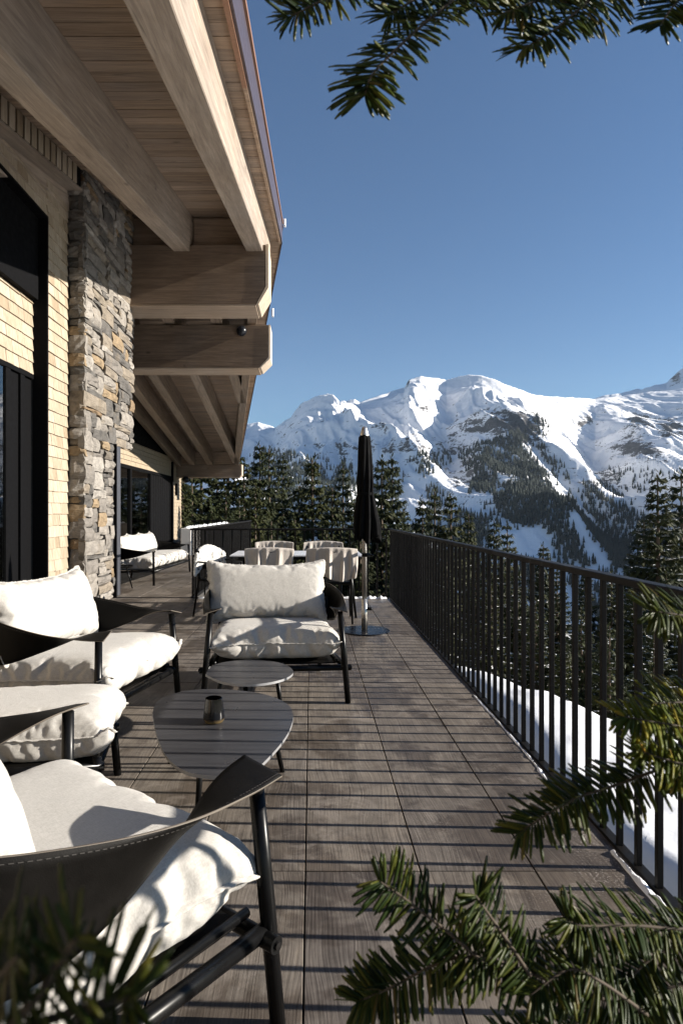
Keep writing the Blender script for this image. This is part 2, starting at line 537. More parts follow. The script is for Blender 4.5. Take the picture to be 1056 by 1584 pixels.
def grid_mesh(name, X, Y, Z, mat, attrs=None):
    nr, nc = X.shape
    me = bpy.data.meshes.new(name)
    co = np.stack([X, Y, Z], -1).reshape(-1, 3).astype(np.float32)
    i = np.arange(nr * nc).reshape(nr, nc)
    q = np.stack([i[:-1, :-1], i[:-1, 1:], i[1:, 1:], i[1:, :-1]], -1).reshape(-1, 4)
    me.vertices.add(len(co))
    me.vertices.foreach_set('co', co.ravel())
    me.loops.add(q.size)
    me.loops.foreach_set('vertex_index', q.ravel().astype(np.int32))
    me.polygons.add(len(q))
    me.polygons.foreach_set('loop_start', np.arange(0, q.size, 4, dtype=np.int32))
    me.polygons.foreach_set('use_smooth', np.ones(len(q), dtype=bool))
    me.materials.append(mat)
    for k, a in (attrs or {}).items():
        at = me.attributes.new(k, 'FLOAT', 'POINT')
        at.data.foreach_set('value', a.ravel().astype(np.float32))
    me.update()
    me.validate()
    return link(bpy.data.objects.new(name, me))

def mountain_mat():
    M = Mat('alpine snow and rock', 0.75, spec=0.15)
    p = M.pos()
    at = M.n('ShaderNodeAttribute', attribute_name='rock').outputs['Fac']
    n = M.noise(M.mapping(p, (1, 0.6, 2.2)), 0.016, 7, 0.68, 0.6)
    n2 = M.noise(M.mapping(p, (1, 1, 3.0)), 0.06, 4, 0.65)
    nz = M.math('ADD', M.math('MULTIPLY', n, 0.6), M.math('MULTIPLY', n2, 0.4))
    f = M.math('ADD', at, M.math('MULTIPLY', M.math('SUBTRACT', nz, 0.5), 3.4))
    f = M.ramp(f, [(0.44, 0.0), (0.6, 1.0)])
    rock = M.ramp(n2, [(0.3, (0.035, 0.035, 0.038)), (0.7, (0.105, 0.102, 0.104))])
    snow = M.ramp(n, [(0.3, (0.77, 0.78, 0.80)), (0.7, (0.84, 0.84, 0.85))])
    M.to(M.mix(f, snow, rock), 'Base Color')
    M.bump(M.noise(p, 0.02, 8, 0.6), 0.55, 12.0)
    return M.m

ZV = -190.0
crest_u = np.array([-400, 100, 300, 380, 400, 425, 445, 470, 500, 515, 525, 535, 548, 556, 590, 625, 632, 650, 670, 690, 710, 725, 745, 770, 800, 822, 845, 880, 920, 960, 1000, 1056, 1200, 1500])
crest_v = np.array([640, 650, 668, 655, 651, 660, 648, 633, 626, 622, 629, 618, 616, 621, 608, 599, 586, 580, 584, 587, 581, 578, 580, 588, 600, 608, 612, 613, 616, 612, 606, 600, 606, 625])
def terrain(U, Y):
    X = (U - U0) * Y / FPX
    # far crest, its distance varies along the range
    D1 = 3100 + 450 * np.clip((560 - U) / 200, 0, 1) + 500 * np.clip((U - 800) / 120, 0, 1) + 120 * np.sin(U / 47.0)
    zc = CAM_H + (V0 - np.interp(U, crest_u, crest_v)) * D1 / FPX
    Y0 = 950.0
    t = np.clip((Y - Y0) / (D1 - Y0), 0, 1)
    f = 0.42 * t + 0.58 * t ** 1.9
    z = ZV + (zc - ZV) * f
    w = np.clip(4.2 * t * (1 - t), 0, 1) ** 0.8
    # gullies and spurs running down the face, slanting
    sx = X + 0.30 * (Y - 2000)
    wx = sx + 160 * (fbm(X / 420, Y / 420, 3, 5) - 0.5)
    z = z + w * (250 * (ridged(wx / 560, Y / 1500, 5, 11, 0.47) - 0.5) + 80 * (ridged(wx / 170, Y / 420, 4, 23) - 0.5) + 13 * (ridged(wx / 55, Y / 120, 3, 29) - 0.5))
    # named landforms: (path of (u, t)), lift, half width in metres
    def spur(path, h, wd):
        us = np.interp(t, [q[1] for q in path], [q[0] for q in path])
        xs = (us - U0) * Y / FPX
        m = np.clip((t - path[0][1]) / 0.12, 0, 1) * np.clip((path[-1][1] - t) / 0.12, 0, 1) * np.clip(t / 0.10, 0, 1)
        return h * m * np.exp(-np.abs((X - xs) / wd) ** 1.6)
    z = z + spur([(905, -0.15), (880, 0.1), (835, 0.35), (790, 0.6), (745, 0.95)], 150, 230)
    z = z + spur([(640, 0.0), (600, 0.3), (625, 0.6), (655, 0.97)], 90, 170)
    z = z + spur([(470, 0.1), (440, 0.4), (480, 0.75), (512, 0.98)], 120, 190)
    z = z + spur([(1075, 0.15), (1010, 0.45), (960, 0.7), (905, 0.95)], 60, 160)
    z = z - spur([(985, 0.1), (955, 0.4), (905, 0.7), (872, 0.93)], 85, 130)
    z = z - spur([(700, 0.4), (690, 0.7), (690, 0.97)], 70, 90)
    # crest roughness must stay below the drawn skyline
    z = z + (1 - w) * t * 16 * (fbm(X / 90, Y / 90, 4, 41) - 0.7)
    # wooded hill beyond the right edge of the view, it shades the valley
    z = z + 380 * np.exp(-((X - 0.86 * Y) / 150) ** 2) * np.clip((Y - 600) / 300, 0, 1) * np.clip((1750 - Y) / 350, 0, 1)
    # behind the crest
    over = np.maximum(Y - D1, 0)
    z = z - 0.55 * over
    # farther summit on the right
    z2 = np.where(U > 880, CAM_H + (V0 - np.interp(U, [880, 920, 950, 1000, 1030, 1046, 1056, 1090, 1200, 1500], [640, 614, 607, 598, 591, 576, 568, 572, 590, 620])) * 4700 / FPX, -400)
    z2 = z2 - 0.5 * np.abs(Y - 4700) + 60 * (fbm(X / 140, Y / 140, 4, 77) - 0.6)
    z = np.maximum(z, z2)
    z = np.maximum(z, -235.0)
    # valley floor towards the viewer
    near = np.clip((Y0 - Y) / (Y0 - 110), 0, 1)
    z = z + near ** 2.0 * (ZV * -1 - 52) + np.where(t <= 0, 1, 0) * 26 * (fbm(X / 130, Y / 130, 4, 3) - 0.5)
    return X, z, t
uu = np.concatenate([np.linspace(-420, 360, 40, endpoint=False), np.linspace(360, 1075, 520, endpoint=False), np.linspace(1075, 1560, 36)])
yy = np.concatenate([np.linspace(105, 950, 60, endpoint=False), np.linspace(950, 3750, 330, endpoint=False), np.linspace(3750, 5400, 50)])
UG, YG = np.meshgrid(uu, yy)
XG, ZG, TG = terrain(UG, YG)
VG = V0 - (ZG - CAM_H) * FPX / YG
# bare rock: steep ground and the rock bands of the face
gy = np.gradient(ZG, axis=0) / np.gradient(YG, axis=0)
gx = np.gradient(ZG, axis=1) / np.maximum(np.gradient(XG, axis=1), 0.1)
slope = np.hypot(gx, gy)
rock = np.clip((slope - 0.75) * 0.45, 0, 0.36) - 0.10
def blob(u, v, ru, rv, a):
    return a * np.exp(-(((UG - u) / ru) ** 2 + ((VG - v) / rv) ** 2))
for b in [(795, 648, 42, 17, .75), (815, 672, 26, 22, .6), (745, 662, 50, 10, .45), (655, 632, 10, 6, .6), (632, 590, 5, 7, .7), (640, 690, 60, 14, .33),
          (690, 720, 60, 30, .30), (560, 690, 40, 10, .2), (905, 650, 22, 16, .55), (985, 650, 22, 16, .65), (1035, 660, 26, 18, .65), (975, 690, 30, 14, .6),
          (1045, 585, 14, 10, .7), (1010, 700, 34, 14, .5), (540, 622, 6, 5, .5), (590, 660, 14, 8, .3), (870, 690, 18, 10, .25), (500, 700, 60, 16, .3),
          (930, 740, 26, 14, .45), (720, 750, 40, 20, .35)]:
    rock = rock + blob(*b)
mountain = grid_mesh('mountain', XG, YG, ZG, mountain_mat(), {'rock': rock})
tag(mountain, 'snow covered alpine massif with rock bands across the valley', kind='structure')

def ledge_edge(y):
    return 2.05 + np.clip(8.4 - y, -1.2, 12) * 0.42
def ground(x, y):
    """snowy slope round the terrace, falling to the valley"""
    x = np.asarray(x, dtype=float)
    y = np.asarray(y, dtype=float)
    a = np.maximum(x - ledge_edge(y), 0)
    b = np.maximum(y - 9.4, 0)
    bx = np.maximum(np.maximum(y - 9.4, 0) * (x > -1.9), np.maximum(y - 28.5, 0))
    b = np.where(x < -1.9, np.maximum(y - 18.4, 0), b)
    d = np.hypot(a, b)
    z = -0.78 - 0.50 * d + 0.0006 * d * d
    k = np.clip((x - 1.55 - 0.12 * np.sin(y * 1.7) * np.cos(y * 0.6)) / 0.62, 0, 1)
    z = z - 0.45 * (1 - k * k * (3 - 2 * k))
    z = z + 0.16 * (fbm(x * 0.9, y * 0.9, 4, 61) - 0.5) + 0.07 * (fbm(x * 3.1, y * 2.7, 3, 66) - 0.5) + np.clip(d, 0, 20) * 0.10 * (fbm(x * 0.25, y * 0.25, 4, 62) - 0.5)
    return np.where((x < 1.12) & (y < 9.4), np.minimum(z, -0.9), z)
xs = np.concatenate([np.linspace(-75, -3, 50, endpoint=False), np.linspace(-3, 5, 130, endpoint=False), np.linspace(5, 100, 110)])
ys = np.concatenate([np.linspace(-14, 0, 30, endpoint=False), np.linspace(0, 12, 150, endpoint=False), np.linspace(12, 125, 130)])
XS, YS = np.meshgrid(xs, ys)
slope_o = grid_mesh('snow_slope', XS, YS, ground(XS, YS), m_snow)
tag(slope_o, 'bright snow bank falling away beyond the terrace railing', kind='structure')

# far forest: one mass of small conifers on the spur and the valley sides
def in_poly(u, v, poly):
    ins = np.zeros(u.shape, bool)
    n = len(poly)
    for i in range(n):
        x0, y0 = poly[i]
        x1, y1 = poly[(i + 1) % n]
        c = ((y0 > v) != (y1 > v)) & (u < (x1 - x0) * (v - y0) / ((y1 - y0) + 1e-9) + x0)
        ins ^= c
    return ins
forest_polys = [
    ([(770, 678), (800, 668), (838, 690), (868, 718), (905, 760), (930, 790), (960, 815), (975, 900), (740, 900), (715, 790), (730, 745), (735, 715)], 1.0),
    ([(628, 716), (650, 702), (690, 700), (700, 716), (668, 734), (640, 745)], 0.35),
    ([(700, 692), (770, 682), (775, 720), (720, 730)], 0.25),
    ([(900, 745), (945, 752), (985, 790), (1000, 900), (900, 900)], 0.8),
    ([(940, 725), (1056, 730), (1056, 770), (960, 760)], 0.22),
    ([(380, 690), (620, 730), (740, 790), (740, 940), (380, 940)], 0.3),
    ([(840, 790), (960, 800), (1100, 790), (1100, 1000), (840, 1000)], 1.0),
    ([(700, 830), (850, 850), (850, 1000), (700, 1000)], 0.5),
    ([(830, 640), (850, 660), (840, 700), (800, 690)], 0.15)]
rs = np.random.RandomState(7)
NT_ = 170000
fu, fy = rs.uniform(375, 1090, NT_), 500 + 2300 * rs.uniform(0, 1, NT_) ** 0.8
fX, fZ, fT = terrain(fu, fy)
fv = V0 - (fZ - CAM_H) * FPX / fy
prob = np.zeros(NT_)
for poly, pr in forest_polys:
    prob = np.maximum(prob, np.where(in_poly(fu, fv, poly), pr, 0))
clump = fbm(fX / 120, fy / 160, 3, 91) + 0.06
glade = fbm(fX / 60 + 9, fy / 200, 3, 92)
prob = prob * np.clip((clump - 0.30) * 6, 0, 1) * np.clip((0.70 - glade) * 9, 0.02, 1)
keep = rs.uniform(0, 1, NT_) < prob * 0.62
fX, fy, fZ = fX[keep], fy[keep], fZ[keep]
nT = len(fX)
hh = rs.uniform(11, 22, nT)
rr = hh * rs.uniform(0.13, 0.19, nT)
K = 6
ang = np.arange(K) * 2 * math.pi / K
tv, tf = [], []
prof = [(0.05, 1.0), (0.38, 0.50), (0.36, 0.78), (0.70, 0.26), (0.68, 0.46), (1.0, 0.0)]
for hfrac, rfrac in prof[:-1]:
    jit = rs.uniform(0.7, 1.25, (nT, K))
    tv.append(np.stack([fX[:, None] + rr[:, None] * rfrac * jit * np.cos(ang), fy[:, None] + rr[:, None] * rfrac * jit * np.sin(ang), np.repeat((fZ + hh * hfrac)[:, None], K, 1)], -1))
tv.append(np.stack([fX, fy, fZ + hh], -1)[:, None, :])
VV = np.concatenate(tv, 1)
nv = VV.shape[1]
tri = []
for ring in (0, 2):
    for k in range(K):
        k2 = (k + 1) % K
        tri += [(ring * K + k, ring * K + k2, (ring + 1) * K + k2), (ring * K + k, (ring + 1) * K + k2, (ring + 1) * K + k)]
for k in range(K):
    tri.append((4 * K + k, 4 * K + (k + 1) % K, 5 * K))
tri = np.array(tri)
TF = (tri[None] + (np.arange(nT) * nv)[:, None, None]).reshape(-1, 3)
me = bpy.data.meshes.new('conifer_forest')
me.vertices.add(nT * nv)
me.vertices.foreach_set('co', VV.reshape(-1).astype(np.float32))
me.loops.add(TF.size)
me.loops.foreach_set('vertex_index', TF.ravel().astype(np.int32))
me.polygons.add(len(TF))
me.polygons.foreach_set('loop_start', np.arange(0, TF.size, 3, dtype=np.int32))
me.materials.append(m_farforest)
me.update()
far_forest = link(bpy.data.objects.new('conifer_forest', me))
tag(far_forest, 'dark distant conifer forest on the lower mountain spur', 'forest', kind='stuff')
print('far trees', nT)

# ------------------------------------------------------------------ terrace
XR, YE, XW, YWE = 1.147, 9.07, -1.73, 18.0     # railing line, terrace end, wing railing, wing end
b = MB()
b.box((-6.5, -3.0, -0.40), (XR + 0.03, YE + 0.02, -0.024))
b.box((-6.5, YE + 0.02, -0.40), (XW + 0.03, YWE, -0.024))
b.box((-6.5, YWE, -0.40), (-3.75, 28.0, -0.024))
terrace = tag(b.build('terrace_floor', m_grout), 'wood look tiled terrace floor', kind='structure')
def tile_mesh(w, l):
    t = MB().bbox((-w / 2, -l / 2, -0.022), (w / 2, l / 2, 0.0), 0.0018)
    me = bpy.data.meshes.new('floor_tile')
    me.from_pydata(t.V, [], t.F)
    me.materials.append(m_tile)
    return me
GAP = 0.005
tm_cache = {}
rt = random.Random(3)
def lay(x0, x1, y0, y1):
    w, l = round(x1 - x0 - GAP, 4), round(y1 - y0 - GAP, 4)
    if (w, l) not in tm_cache:
        tm_cache[w, l] = tile_mesh(w, l)
    inst('floor_tile', tm_cache[w, l], terrace, ((x0 + x1) / 2, (y0 + y1) / 2, rt.uniform(-0.0008, 0.0008)), (0, 0, 0))
jx = [-0.02 + 0.4 * k for k in range(-8, 3)] + [XR + 0.01]
jy = [-0.228 + 1.2 * k for k in range(0, 8)]
for i in range(len(jx) - 1):
    for j in range(len(jy) - 1):
        lay(jx[i], jx[i + 1], jy[j], jy[j + 1])
    lay(jx[i], jx[i + 1], jy[-1], YE)
for i in range(-9, 3):
    x0, x1 = XW - 0.4 * (i + 7) if False else -2.93 + 0.4 * i, -2.93 + 0.4 * (i + 1)
    x1 = min(x1, XW + 0.02)
    if x1 - x0 < 0.05: continue
    for j in range(8):
        y0, y1 = YE + 0.03 + 1.2 * j, min(YE + 0.03 + 1.2 * (j + 1), YWE)
        if y1 - y0 > 0.05: lay(x0, x1, y0, y1)
drain = MB().bbox((-3.0, YE - 0.004, -0.02), (XW, YE + 0.026, 0.003), 0.001).build('threshold_strip', m_blackmatte, terrace)

# ------------------------------------------------------------------ railings
PITCH = 0.1313
def railing(name, A, B, label, posts=True, first=0.0, z0=0.0):
    A, B = Vector((*A, 0)), Vector((*B, 0))
    L = (B - A).length
    e = empty(name, A, math.atan2((B - A).y, (B - A).x))
    MB().bbox((-0.02, -0.024, 0.985), (L + 0.02, 0.024, 1.012), 0.003).build('top_rail', m_rail, e)
    MB().bbox((0, -0.02, -0.035), (L, 0.02, 0.012), 0.002).build('bottom_rail', m_rail, e)
    bar = MB().bbox((-0.010, -0.010, 0.011), (0.010, 0.010, 0.986), 0.0012)
    me = bpy.data.meshes.new('baluster')
    me.from_pydata(bar.V, [], bar.F)
    me.materials.append(m_rail)
    k = 0
    x = first
    while x < L:
        inst('baluster', me, e, (x, 0, 0), (0, 0, rt.uniform(-0.02, 0.02)))
        x += PITCH
        k += 1
    tag(e, label, 'railing')
    return e
# balusters land where the photograph shows them: one stands at Y = 1.928
railing('terrace_railing', (XR, 0.35), (XR, YE), 'long black metal railing beside the walkway on the valley side', first=(1.928 - 0.35) % PITCH)
railing('terrace_railing', (XW + 0.02, YE - 0.02), (XR - 0.03, YE - 0.02), 'black metal railing across the terrace end behind the dining table', first=0.04)
railing('terrace_railing', (XW, YE), (XW, YWE), 'black metal railing along the far terrace wing beside the bench area', first=0.05)
railing('terrace_railing', (-3.42, YWE), (XW - 0.03, YWE), 'farthest black metal railing closing the terrace wing', first=0.05)
b = MB()
b.bbox((-3.75, YWE - 0.02, -0.4), (-3.45, 26.9, 0.78), 0.02)
par = tag(b.build('parapet_wall', Mat('pale render', 0.9, (0.55, 0.52, 0.49)).m), 'pale low parapet wall at the far end of the terrace wing', 'wall')
def lump(name, path, wd, ht, seed, parent=None, label=None, n=60, fq=1.0):
    """uneven ridge of old snow lying on a surface"""
    pts = spline(path, n)
    V, F = [], []
    rr_ = random.Random(seed)
    m = 8
    for i, p in enumerate(pts):
        t = (pts[min(i + 1, n)] - pts[max(i - 1, 0)]).normalized()
        s = Vector((t.y, -t.x, 0))
        q = mnoise.noise(Vector((i * 0.35 * fq, seed, 0)))
        q2 = mnoise.noise(Vector((i * 0.13 * fq, seed + 9, 0)))
        ww = max(0.004, wd * (0.75 + 0.7 * q2 + 0.4 * q)) * min(1, (i + 0.3) / 4, (n - i + 0.3) / 4)
        for k in range(m + 1):
            a = k / m * 2 - 1
            h = max(0.0, (1 - a * a)) ** 0.6 * ht * (0.7 + 0.8 * q + 0.5 * mnoise.noise(Vector((i * 0.9 * fq, k * 0.9, seed))))
            V.append(p + s * a * ww + Vector((0, 0, max(h, 0.0) * min(1, (i + .2) / 3, (n - i + .2) / 3))))
    for i in range(n):
        for k in range(m):
            F.append((i * (m + 1) + k, i * (m + 1) + k + 1, (i + 1) * (m + 1) + k + 1, (i + 1) * (m + 1) + k))
    o = obj(name, V, F, m_snow, parent, True)
    if label: tag(o, label, 'snow', kind='stuff')
    return o
lump('snow_cap', [(-3.6, YWE, 0.775), (-3.6, 22, 0.775), (-3.6, 26.8, 0.775)], 0.13, 0.07, 4, None, 'snow lying on the pale parapet wall')
lump('snow_strip', [(XW + 0.1, YE - 0.06, 0.0), (-0.2, YE - 0.06, 0.0), (XR - 0.05, YE - 0.06, 0.0)], 0.035, 0.035, 5, None, 'thin line of snow along the far railing foot', 120)
lump('snow_strip', [(XR - 0.045, 1.55, 0.0), (XR - 0.04, 1.85, 0.0), (XR - 0.045, 2.3, 0.0)], 0.018, 0.02, 6, None, 'melting snow crust at the near railing foot', 60, 0.5)
lump('snow_strip', [(XR - 0.05, 2.9, 0.0), (XR - 0.035, 3.3, 0.0), (XR - 0.04, 4.3, 0.0)], 0.009, 0.008, 8, None, 'thin rim of ice along the middle of the railing foot')

# ------------------------------------------------------------------ chalet
chalet = empty('chalet', (0, 0, 0))
tag(chalet, 'timber and stone chalet with shingled walls and a deep overhanging gable roof', 'building')
DR, SLN, SLF = 11.9, 0.207, 0.175
ZB0 = CAM_H + 2.70                      # boards' underside at Y = 0
ZBR = ZB0 + SLN * DR                    # boards' underside at the ridge
RAFH = 0.61
XV = -0.56                              # verge on the near slope
YEAVE = 27.6
def z_board(y):
    return ZB0 + SLN * y if y <= DR else ZBR - SLF * (y - DR)
def x_verge(y):
    return XV if y <= DR else XV - (y - DR) * (2.99 - 0.52) / 15.1
XL = -9.0
# roof deck
def roof_prism(y0, y1, t, x0f, x1f, dz=0.0):
    V = []
    for y in (y0, y1):
        zb = z_board(y) + dz
        V += [(x0f(y), y, zb), (x1f(y), y, zb), (x1f(y), y, zb + t), (x0f(y), y, zb + t)]
    return V, [(0, 1, 2, 3), (4, 7, 6, 5), (0, 4, 5, 1), (1, 5, 6, 2), (2, 6, 7, 3), (3, 7, 4, 0)]
rb = MB()
rb.add(*roof_prism(-4.5, DR, 0.30, lambda y: XL, lambda y: x_verge(y) - 0.012, 0.022))
rb.add(*roof_prism(DR, YEAVE, 0.30, lambda y: XL, lambda y: x_verge(y) - 0.012, 0.022))
roof = rb.build('roof', m_purlin, chalet)
rr2 = random.Random(12)
def boards(y0, y1, step):
    y = y0
    while y < y1 - 0.01:
        ya, yb = y + 0.004, min(y + step, y1) - 0.004
        dz = rr2.uniform(-0.0015, 0.0015)
        V, F = roof_prism(ya, yb, 0.021, lambda q: XL + 2.4, lambda q: x_verge(q) - 0.012, dz)
        obj('roof_board', V, F, m_board, roof)
        y += step
boards(1.9, DR, 0.185)
boards(DR, YEAVE, 0.185)
# verge trim
def verge(y0, y1, dz0, dz1, xo0, xo1, name, mat, seg=1):
    q = MB()
    V = []
    for y in (y0, y1):
        zb = z_board(y)
        xv = x_verge(y)
        V += [(xv + xo0, y, zb + dz0), (xv + xo1, y, zb + dz0), (xv + xo1, y, zb + dz1), (xv + xo0, y, zb + dz1)]
    q.add(V, [(0, 1, 2, 3), (4, 7, 6, 5), (0, 4, 5, 1), (1, 5, 6, 2), (2, 6, 7, 3), (3, 7, 4, 0)])
    return q.build(name, mat, chalet)
verge(-4.5, DR, -0.035, 0.40, -0.010, 0.012, 'verge_fascia', m_fascia)
verge(DR, YEAVE, -0.035, 0.34, -0.010, 0.012, 'verge_fascia', m_fascia)
verge(-4.5, 5.6, -0.055, 0.03, -0.055, -0.013, 'verge_trim', m_copper)
verge(-4.5, DR + 0.1, 0.385, 0.43, 0.014, 0.045, 'verge_cap', m_copper)
verge(DR + 0.1, YEAVE, 0.32, 0.37, 0.014, 0.04, 'verge_cap', m_copper)
verge(5.61, DR, -0.05, 0.02, -0.05, -0.013, 'verge_batten', m_board)
# rafters
def rafter(x, w, y0, y1, h=RAFH, x2=None):
    x2 = x if x2 is None else x2
    V = []
    for y, xx in ((y0, x), (y1, x2)):
        zb = z_board(y) - 0.002
        V += [(xx - w / 2, y, zb - h), (xx + w / 2, y, zb - h), (xx + w / 2, y, zb), (xx - w / 2, y, zb)]
    bm = bmesh.new()
    vs = [bm.verts.new(v) for v in V]
    for f in [(0, 1, 2, 3), (4, 7, 6, 5), (0, 4, 5, 1), (1, 5, 6, 2), (2, 6, 7, 3), (3, 7, 4, 0)]:
        bm.faces.new([vs[i] for i in f])
    bmesh.ops.bevel(bm, geom=bm.edges[:], offset=0.008, segments=1, affect='EDGES')
    me = bpy.data.meshes.new('rafter')
    bm.to_mesh(me)
    bm.free()
    me.materials.append(m_rafter if y1 <= DR else m_rafter_far)
    return inst('rafter', me, chalet)
Y1, Y2, PT, PH = 9.9, 13.85, 0.655, 0.945
ZP = 4.55
for x in (-0.896, -2.05, -3.2, -4.35):
    rafter(x, 0.262, -4.3, DR - 0.15)
for x, yl in ((-2.1, 19.0), (-3.16, 26.2), (-4.28, 26.9), (-5.05, 26.9)):
    rafter(x, 0.25, DR + 0.15, yl)
rafter(-1.05, 0.22, DR + 0.15, 26.9, RAFH, -3.22)
# purlins carrying the gable, ends chamfered
def purlin(y, xend, zb, h, t, cx, cz, xl):
    poly = [(xl, zb), (xend - cx, zb), (xend, zb + cz), (xend, zb + h), (xl, zb + h)]
    M = Matrix(((1, 0, 0, 0), (0, 0, -1, y + t), (0, 1, 0, 0), (0, 0, 0, 1)))
    bm = bmesh.new()
    a = [bm.verts.new(M @ Vector((p[0], p[1], 0))) for p in poly]
    c = [bm.verts.new(M @ Vector((p[0], p[1], t))) for p in poly]
    n = len(poly)
    bm.faces.new(a)
    bm.faces.new(c[::-1])
    for i in range(n):
        bm.faces.new((a[i], c[i], c[(i + 1) % n], a[(i + 1) % n]))
    bmesh.ops.recalc_face_normals(bm, faces=bm.faces[:])
    bmesh.ops.bevel(bm, geom=bm.edges[:], offset=0.01, segments=1, affect='EDGES')
    me = bpy.data.meshes.new('purlin')
    bm.to_mesh(me)
    bm.free()
    me.materials.append(m_purlin)
    o = inst('purlin', me, chalet)
    MB().bbox((xl, y + 0.004, zb - 0.03), (xend - cx - 0.004, y + t - 0.004, zb - 0.001), 0.004).build('painted_bounce_soffit', m_soffit_bounce, o)  # added plank, paler than the beam to paint in bounced light
    # weather board over the end grain
    q = MB()
    e = 0.045
    out = [(xend - cx + 0.0, zb - 0.0), (xend + 0.003, zb + cz), (xend + 0.003, zb + h), (xend + e, zb + h), (xend + e, zb + cz - 0.02), (xend - cx + e * 0.9, zb - 0.002)]
    out[0] = (xend - cx + 0.006, zb - 0.003)
    V = [(p[0], y - 0.012, p[1]) for p in out] + [(p[0], y + t + 0.012, p[1]) for p in out]
    k = len(out)
    q.add(V, [list(range(k)), [k + i for i in range(k)][::-1]] + [(i, k + i, k + (i + 1) % k, (i + 1) % k) for i in range(k)])
    ob = q.build('end_board', m_endgrain, o)
    bm = bmesh.new(); bm.from_mesh(ob.data); bmesh.ops.recalc_face_normals(bm, faces=bm.faces[:]); bm.to_mesh(ob.data); bm.free()
    return o
purlin(Y1, -0.72, ZP, PH, PT, 0.15, 0.28, -6.0)
purlin(Y2, -0.95, ZP - 0.09, PH, PT, 0.2, 0.22, -6.0)
purlin(26.5, -2.98, 2.74, 0.53, 0.5, 0.06, 0.10, -6.0)
# blocking between far rafters at the eave
for xa, xb in ((-5.6, -5.18), (-4.92, -4.41), (-4.15, -3.29)):
    MB().bbox((xa, 26.55, 3.28), (xb, 26.7, z_board(26.6) - 0.03), 0.006).build('eave_blocking', m_board, chalet)
# ridge blocking behind the near purlin
for xa, xb in ((-3.06, -2.19), (-1.91, -1.03)):
    MB().bbox((xa, Y1 + 0.25, 5.50), (xb, Y1 + 0.40, z_board(Y1 + .3) - 0.03), 0.006).build('ridge_blocking', m_board, chalet)
# far gable edge board above the wing wall
V = []
for y in (12.2, 26.9):
    zb = z_board(y) - 0.004
    V += [(-5.66, y, zb - 0.70), (-5.52, y, zb - 0.70), (-5.52, y, zb), (-5.66, y, zb)]
obj('wall_rafter', V, [(0, 1, 2, 3), (4, 7, 6, 5), (0, 4, 5, 1), (1, 5, 6, 2), (2, 6, 7, 3), (3, 7, 4, 0)], m_rafter_far, chalet)

# --- near wall: shingles, portal, stone
XSH, XREC, XST = -3.05, -3.20, -2.85
YP1, YST0, YST1, YOP = 7.25, 7.88, 10.07, 9.08
ZDOOR, ZTRIM, ZPORT, ZLINT = 2.84, 3.70, 4.68, 2.24
q = MB()
q.box((XSH - 0.5, YP1, -0.02), (XSH - 0.035, YST0 + 0.4, z_board(YP1) + 0.02))
q.box((XSH - 0.5, 3.4, ZPORT), (XSH - 0.036, YP1 - 0.001, z_board(3.4) + 0.02))
q.box((XSH - 0.5, -4.0, -0.02), (XSH - 0.035, 3.4, z_board(-4.0)+0.02))
q.box((XREC - 0.45, 3.4, ZDOOR), (XREC - 0.03, YP1 - 0.001, ZPORT - 0.001))
swall = q.build('shingle_wall', m_mortar, chalet)
def shingle_mesh(w, l):
    # tapered split shingle, thick end down; local x = outward, y = along the wall, z = up
    v = [(-0.004, -w / 2, l), (-0.004, w / 2, l), (0.004, w / 2, l), (0.004, -w / 2, l), (0.006, -w / 2, 0), (0.006, w / 2, 0), (0.024, w / 2, 0.001), (0.024, -w / 2, 0.001)]
    me = bpy.data.meshes.new('shingle')
    me.from_pydata(v, [], [(0, 1, 2, 3), (4, 7, 6, 5), (3, 2, 6, 7), (0, 4, 5, 1), (0, 3, 7, 4), (1, 5, 6, 2)])
    me.materials.append(m_shingle)
    return me
sh_meshes = {}
rsh = random.Random(5)
def shingle_field(x, y0, y1, z0, z1, c, parent, wmin=0.12, wmax=0.26):
    z = z0
    n = 0
    while z < z1 - 0.02:
        y = y0
        while y < y1 - 0.002:
            w = rsh.uniform(wmin, wmax)
            if y1 - (y + w) < wmin * 0.7: w = y1 - y
            w = max(0.02, round(w / 0.01) * 0.01) if y + w < y1 else y1 - y
            key = (round(w, 3), round(min(c + 0.03, z1 - z), 3))
            if key not in sh_meshes: sh_meshes[key] = shingle_mesh(key[0] - 0.004, key[1])
            inst('shingle', sh_meshes[key], parent, (x - 0.03 + rsh.uniform(-0.002, 0.002), y + w / 2, z + rsh.uniform(-0.004, 0.004)), (rsh.uniform(-0.006, 0.006), 0, 0))
            n += 1
            y += w
        z += c
    return n
ns = shingle_field(XSH, YP1, YST0 - 0.01, 0.0, z_board(YP1) - 0.28, 0.136, swall)
ns += shingle_field(XREC, 6.25, YP1 - 0.02, ZDOOR, ZTRIM, 0.136, swall)
ns += shingle_field(XSH, 5.95, YP1 - 0.001, ZPORT, z_board(6.3) - 0.25, 0.136, swall, 0.14, 0.24)
print('near shingles', ns)
# shingles outside the picture on the same wall, one clad surface
q = MB()
for (ya, yb, za, zb) in ((-4.0, 3.39, 0.0, z_board(-4)), (3.4, 5.94, ZPORT, z_board(3.4) - 0.1), (3.4, 6.24, ZDOOR, ZTRIM)):
    x = XREC if zb == ZTRIM else XSH
    z = za
    while z < zb - 0.05:
        q.add([(x - 0.034, ya, z + 0.16), (x - 0.034, yb, z + 0.16), (x - 0.006, yb, z), (x - 0.006, ya, z), (x - 0.034, ya, z), (x - 0.034, yb, z)], [(0, 1, 2, 3), (3, 2, 5, 4)])
        z += 0.136
tag(q.build('shingle_cladding', m_shingle, chalet), kind='stuff')
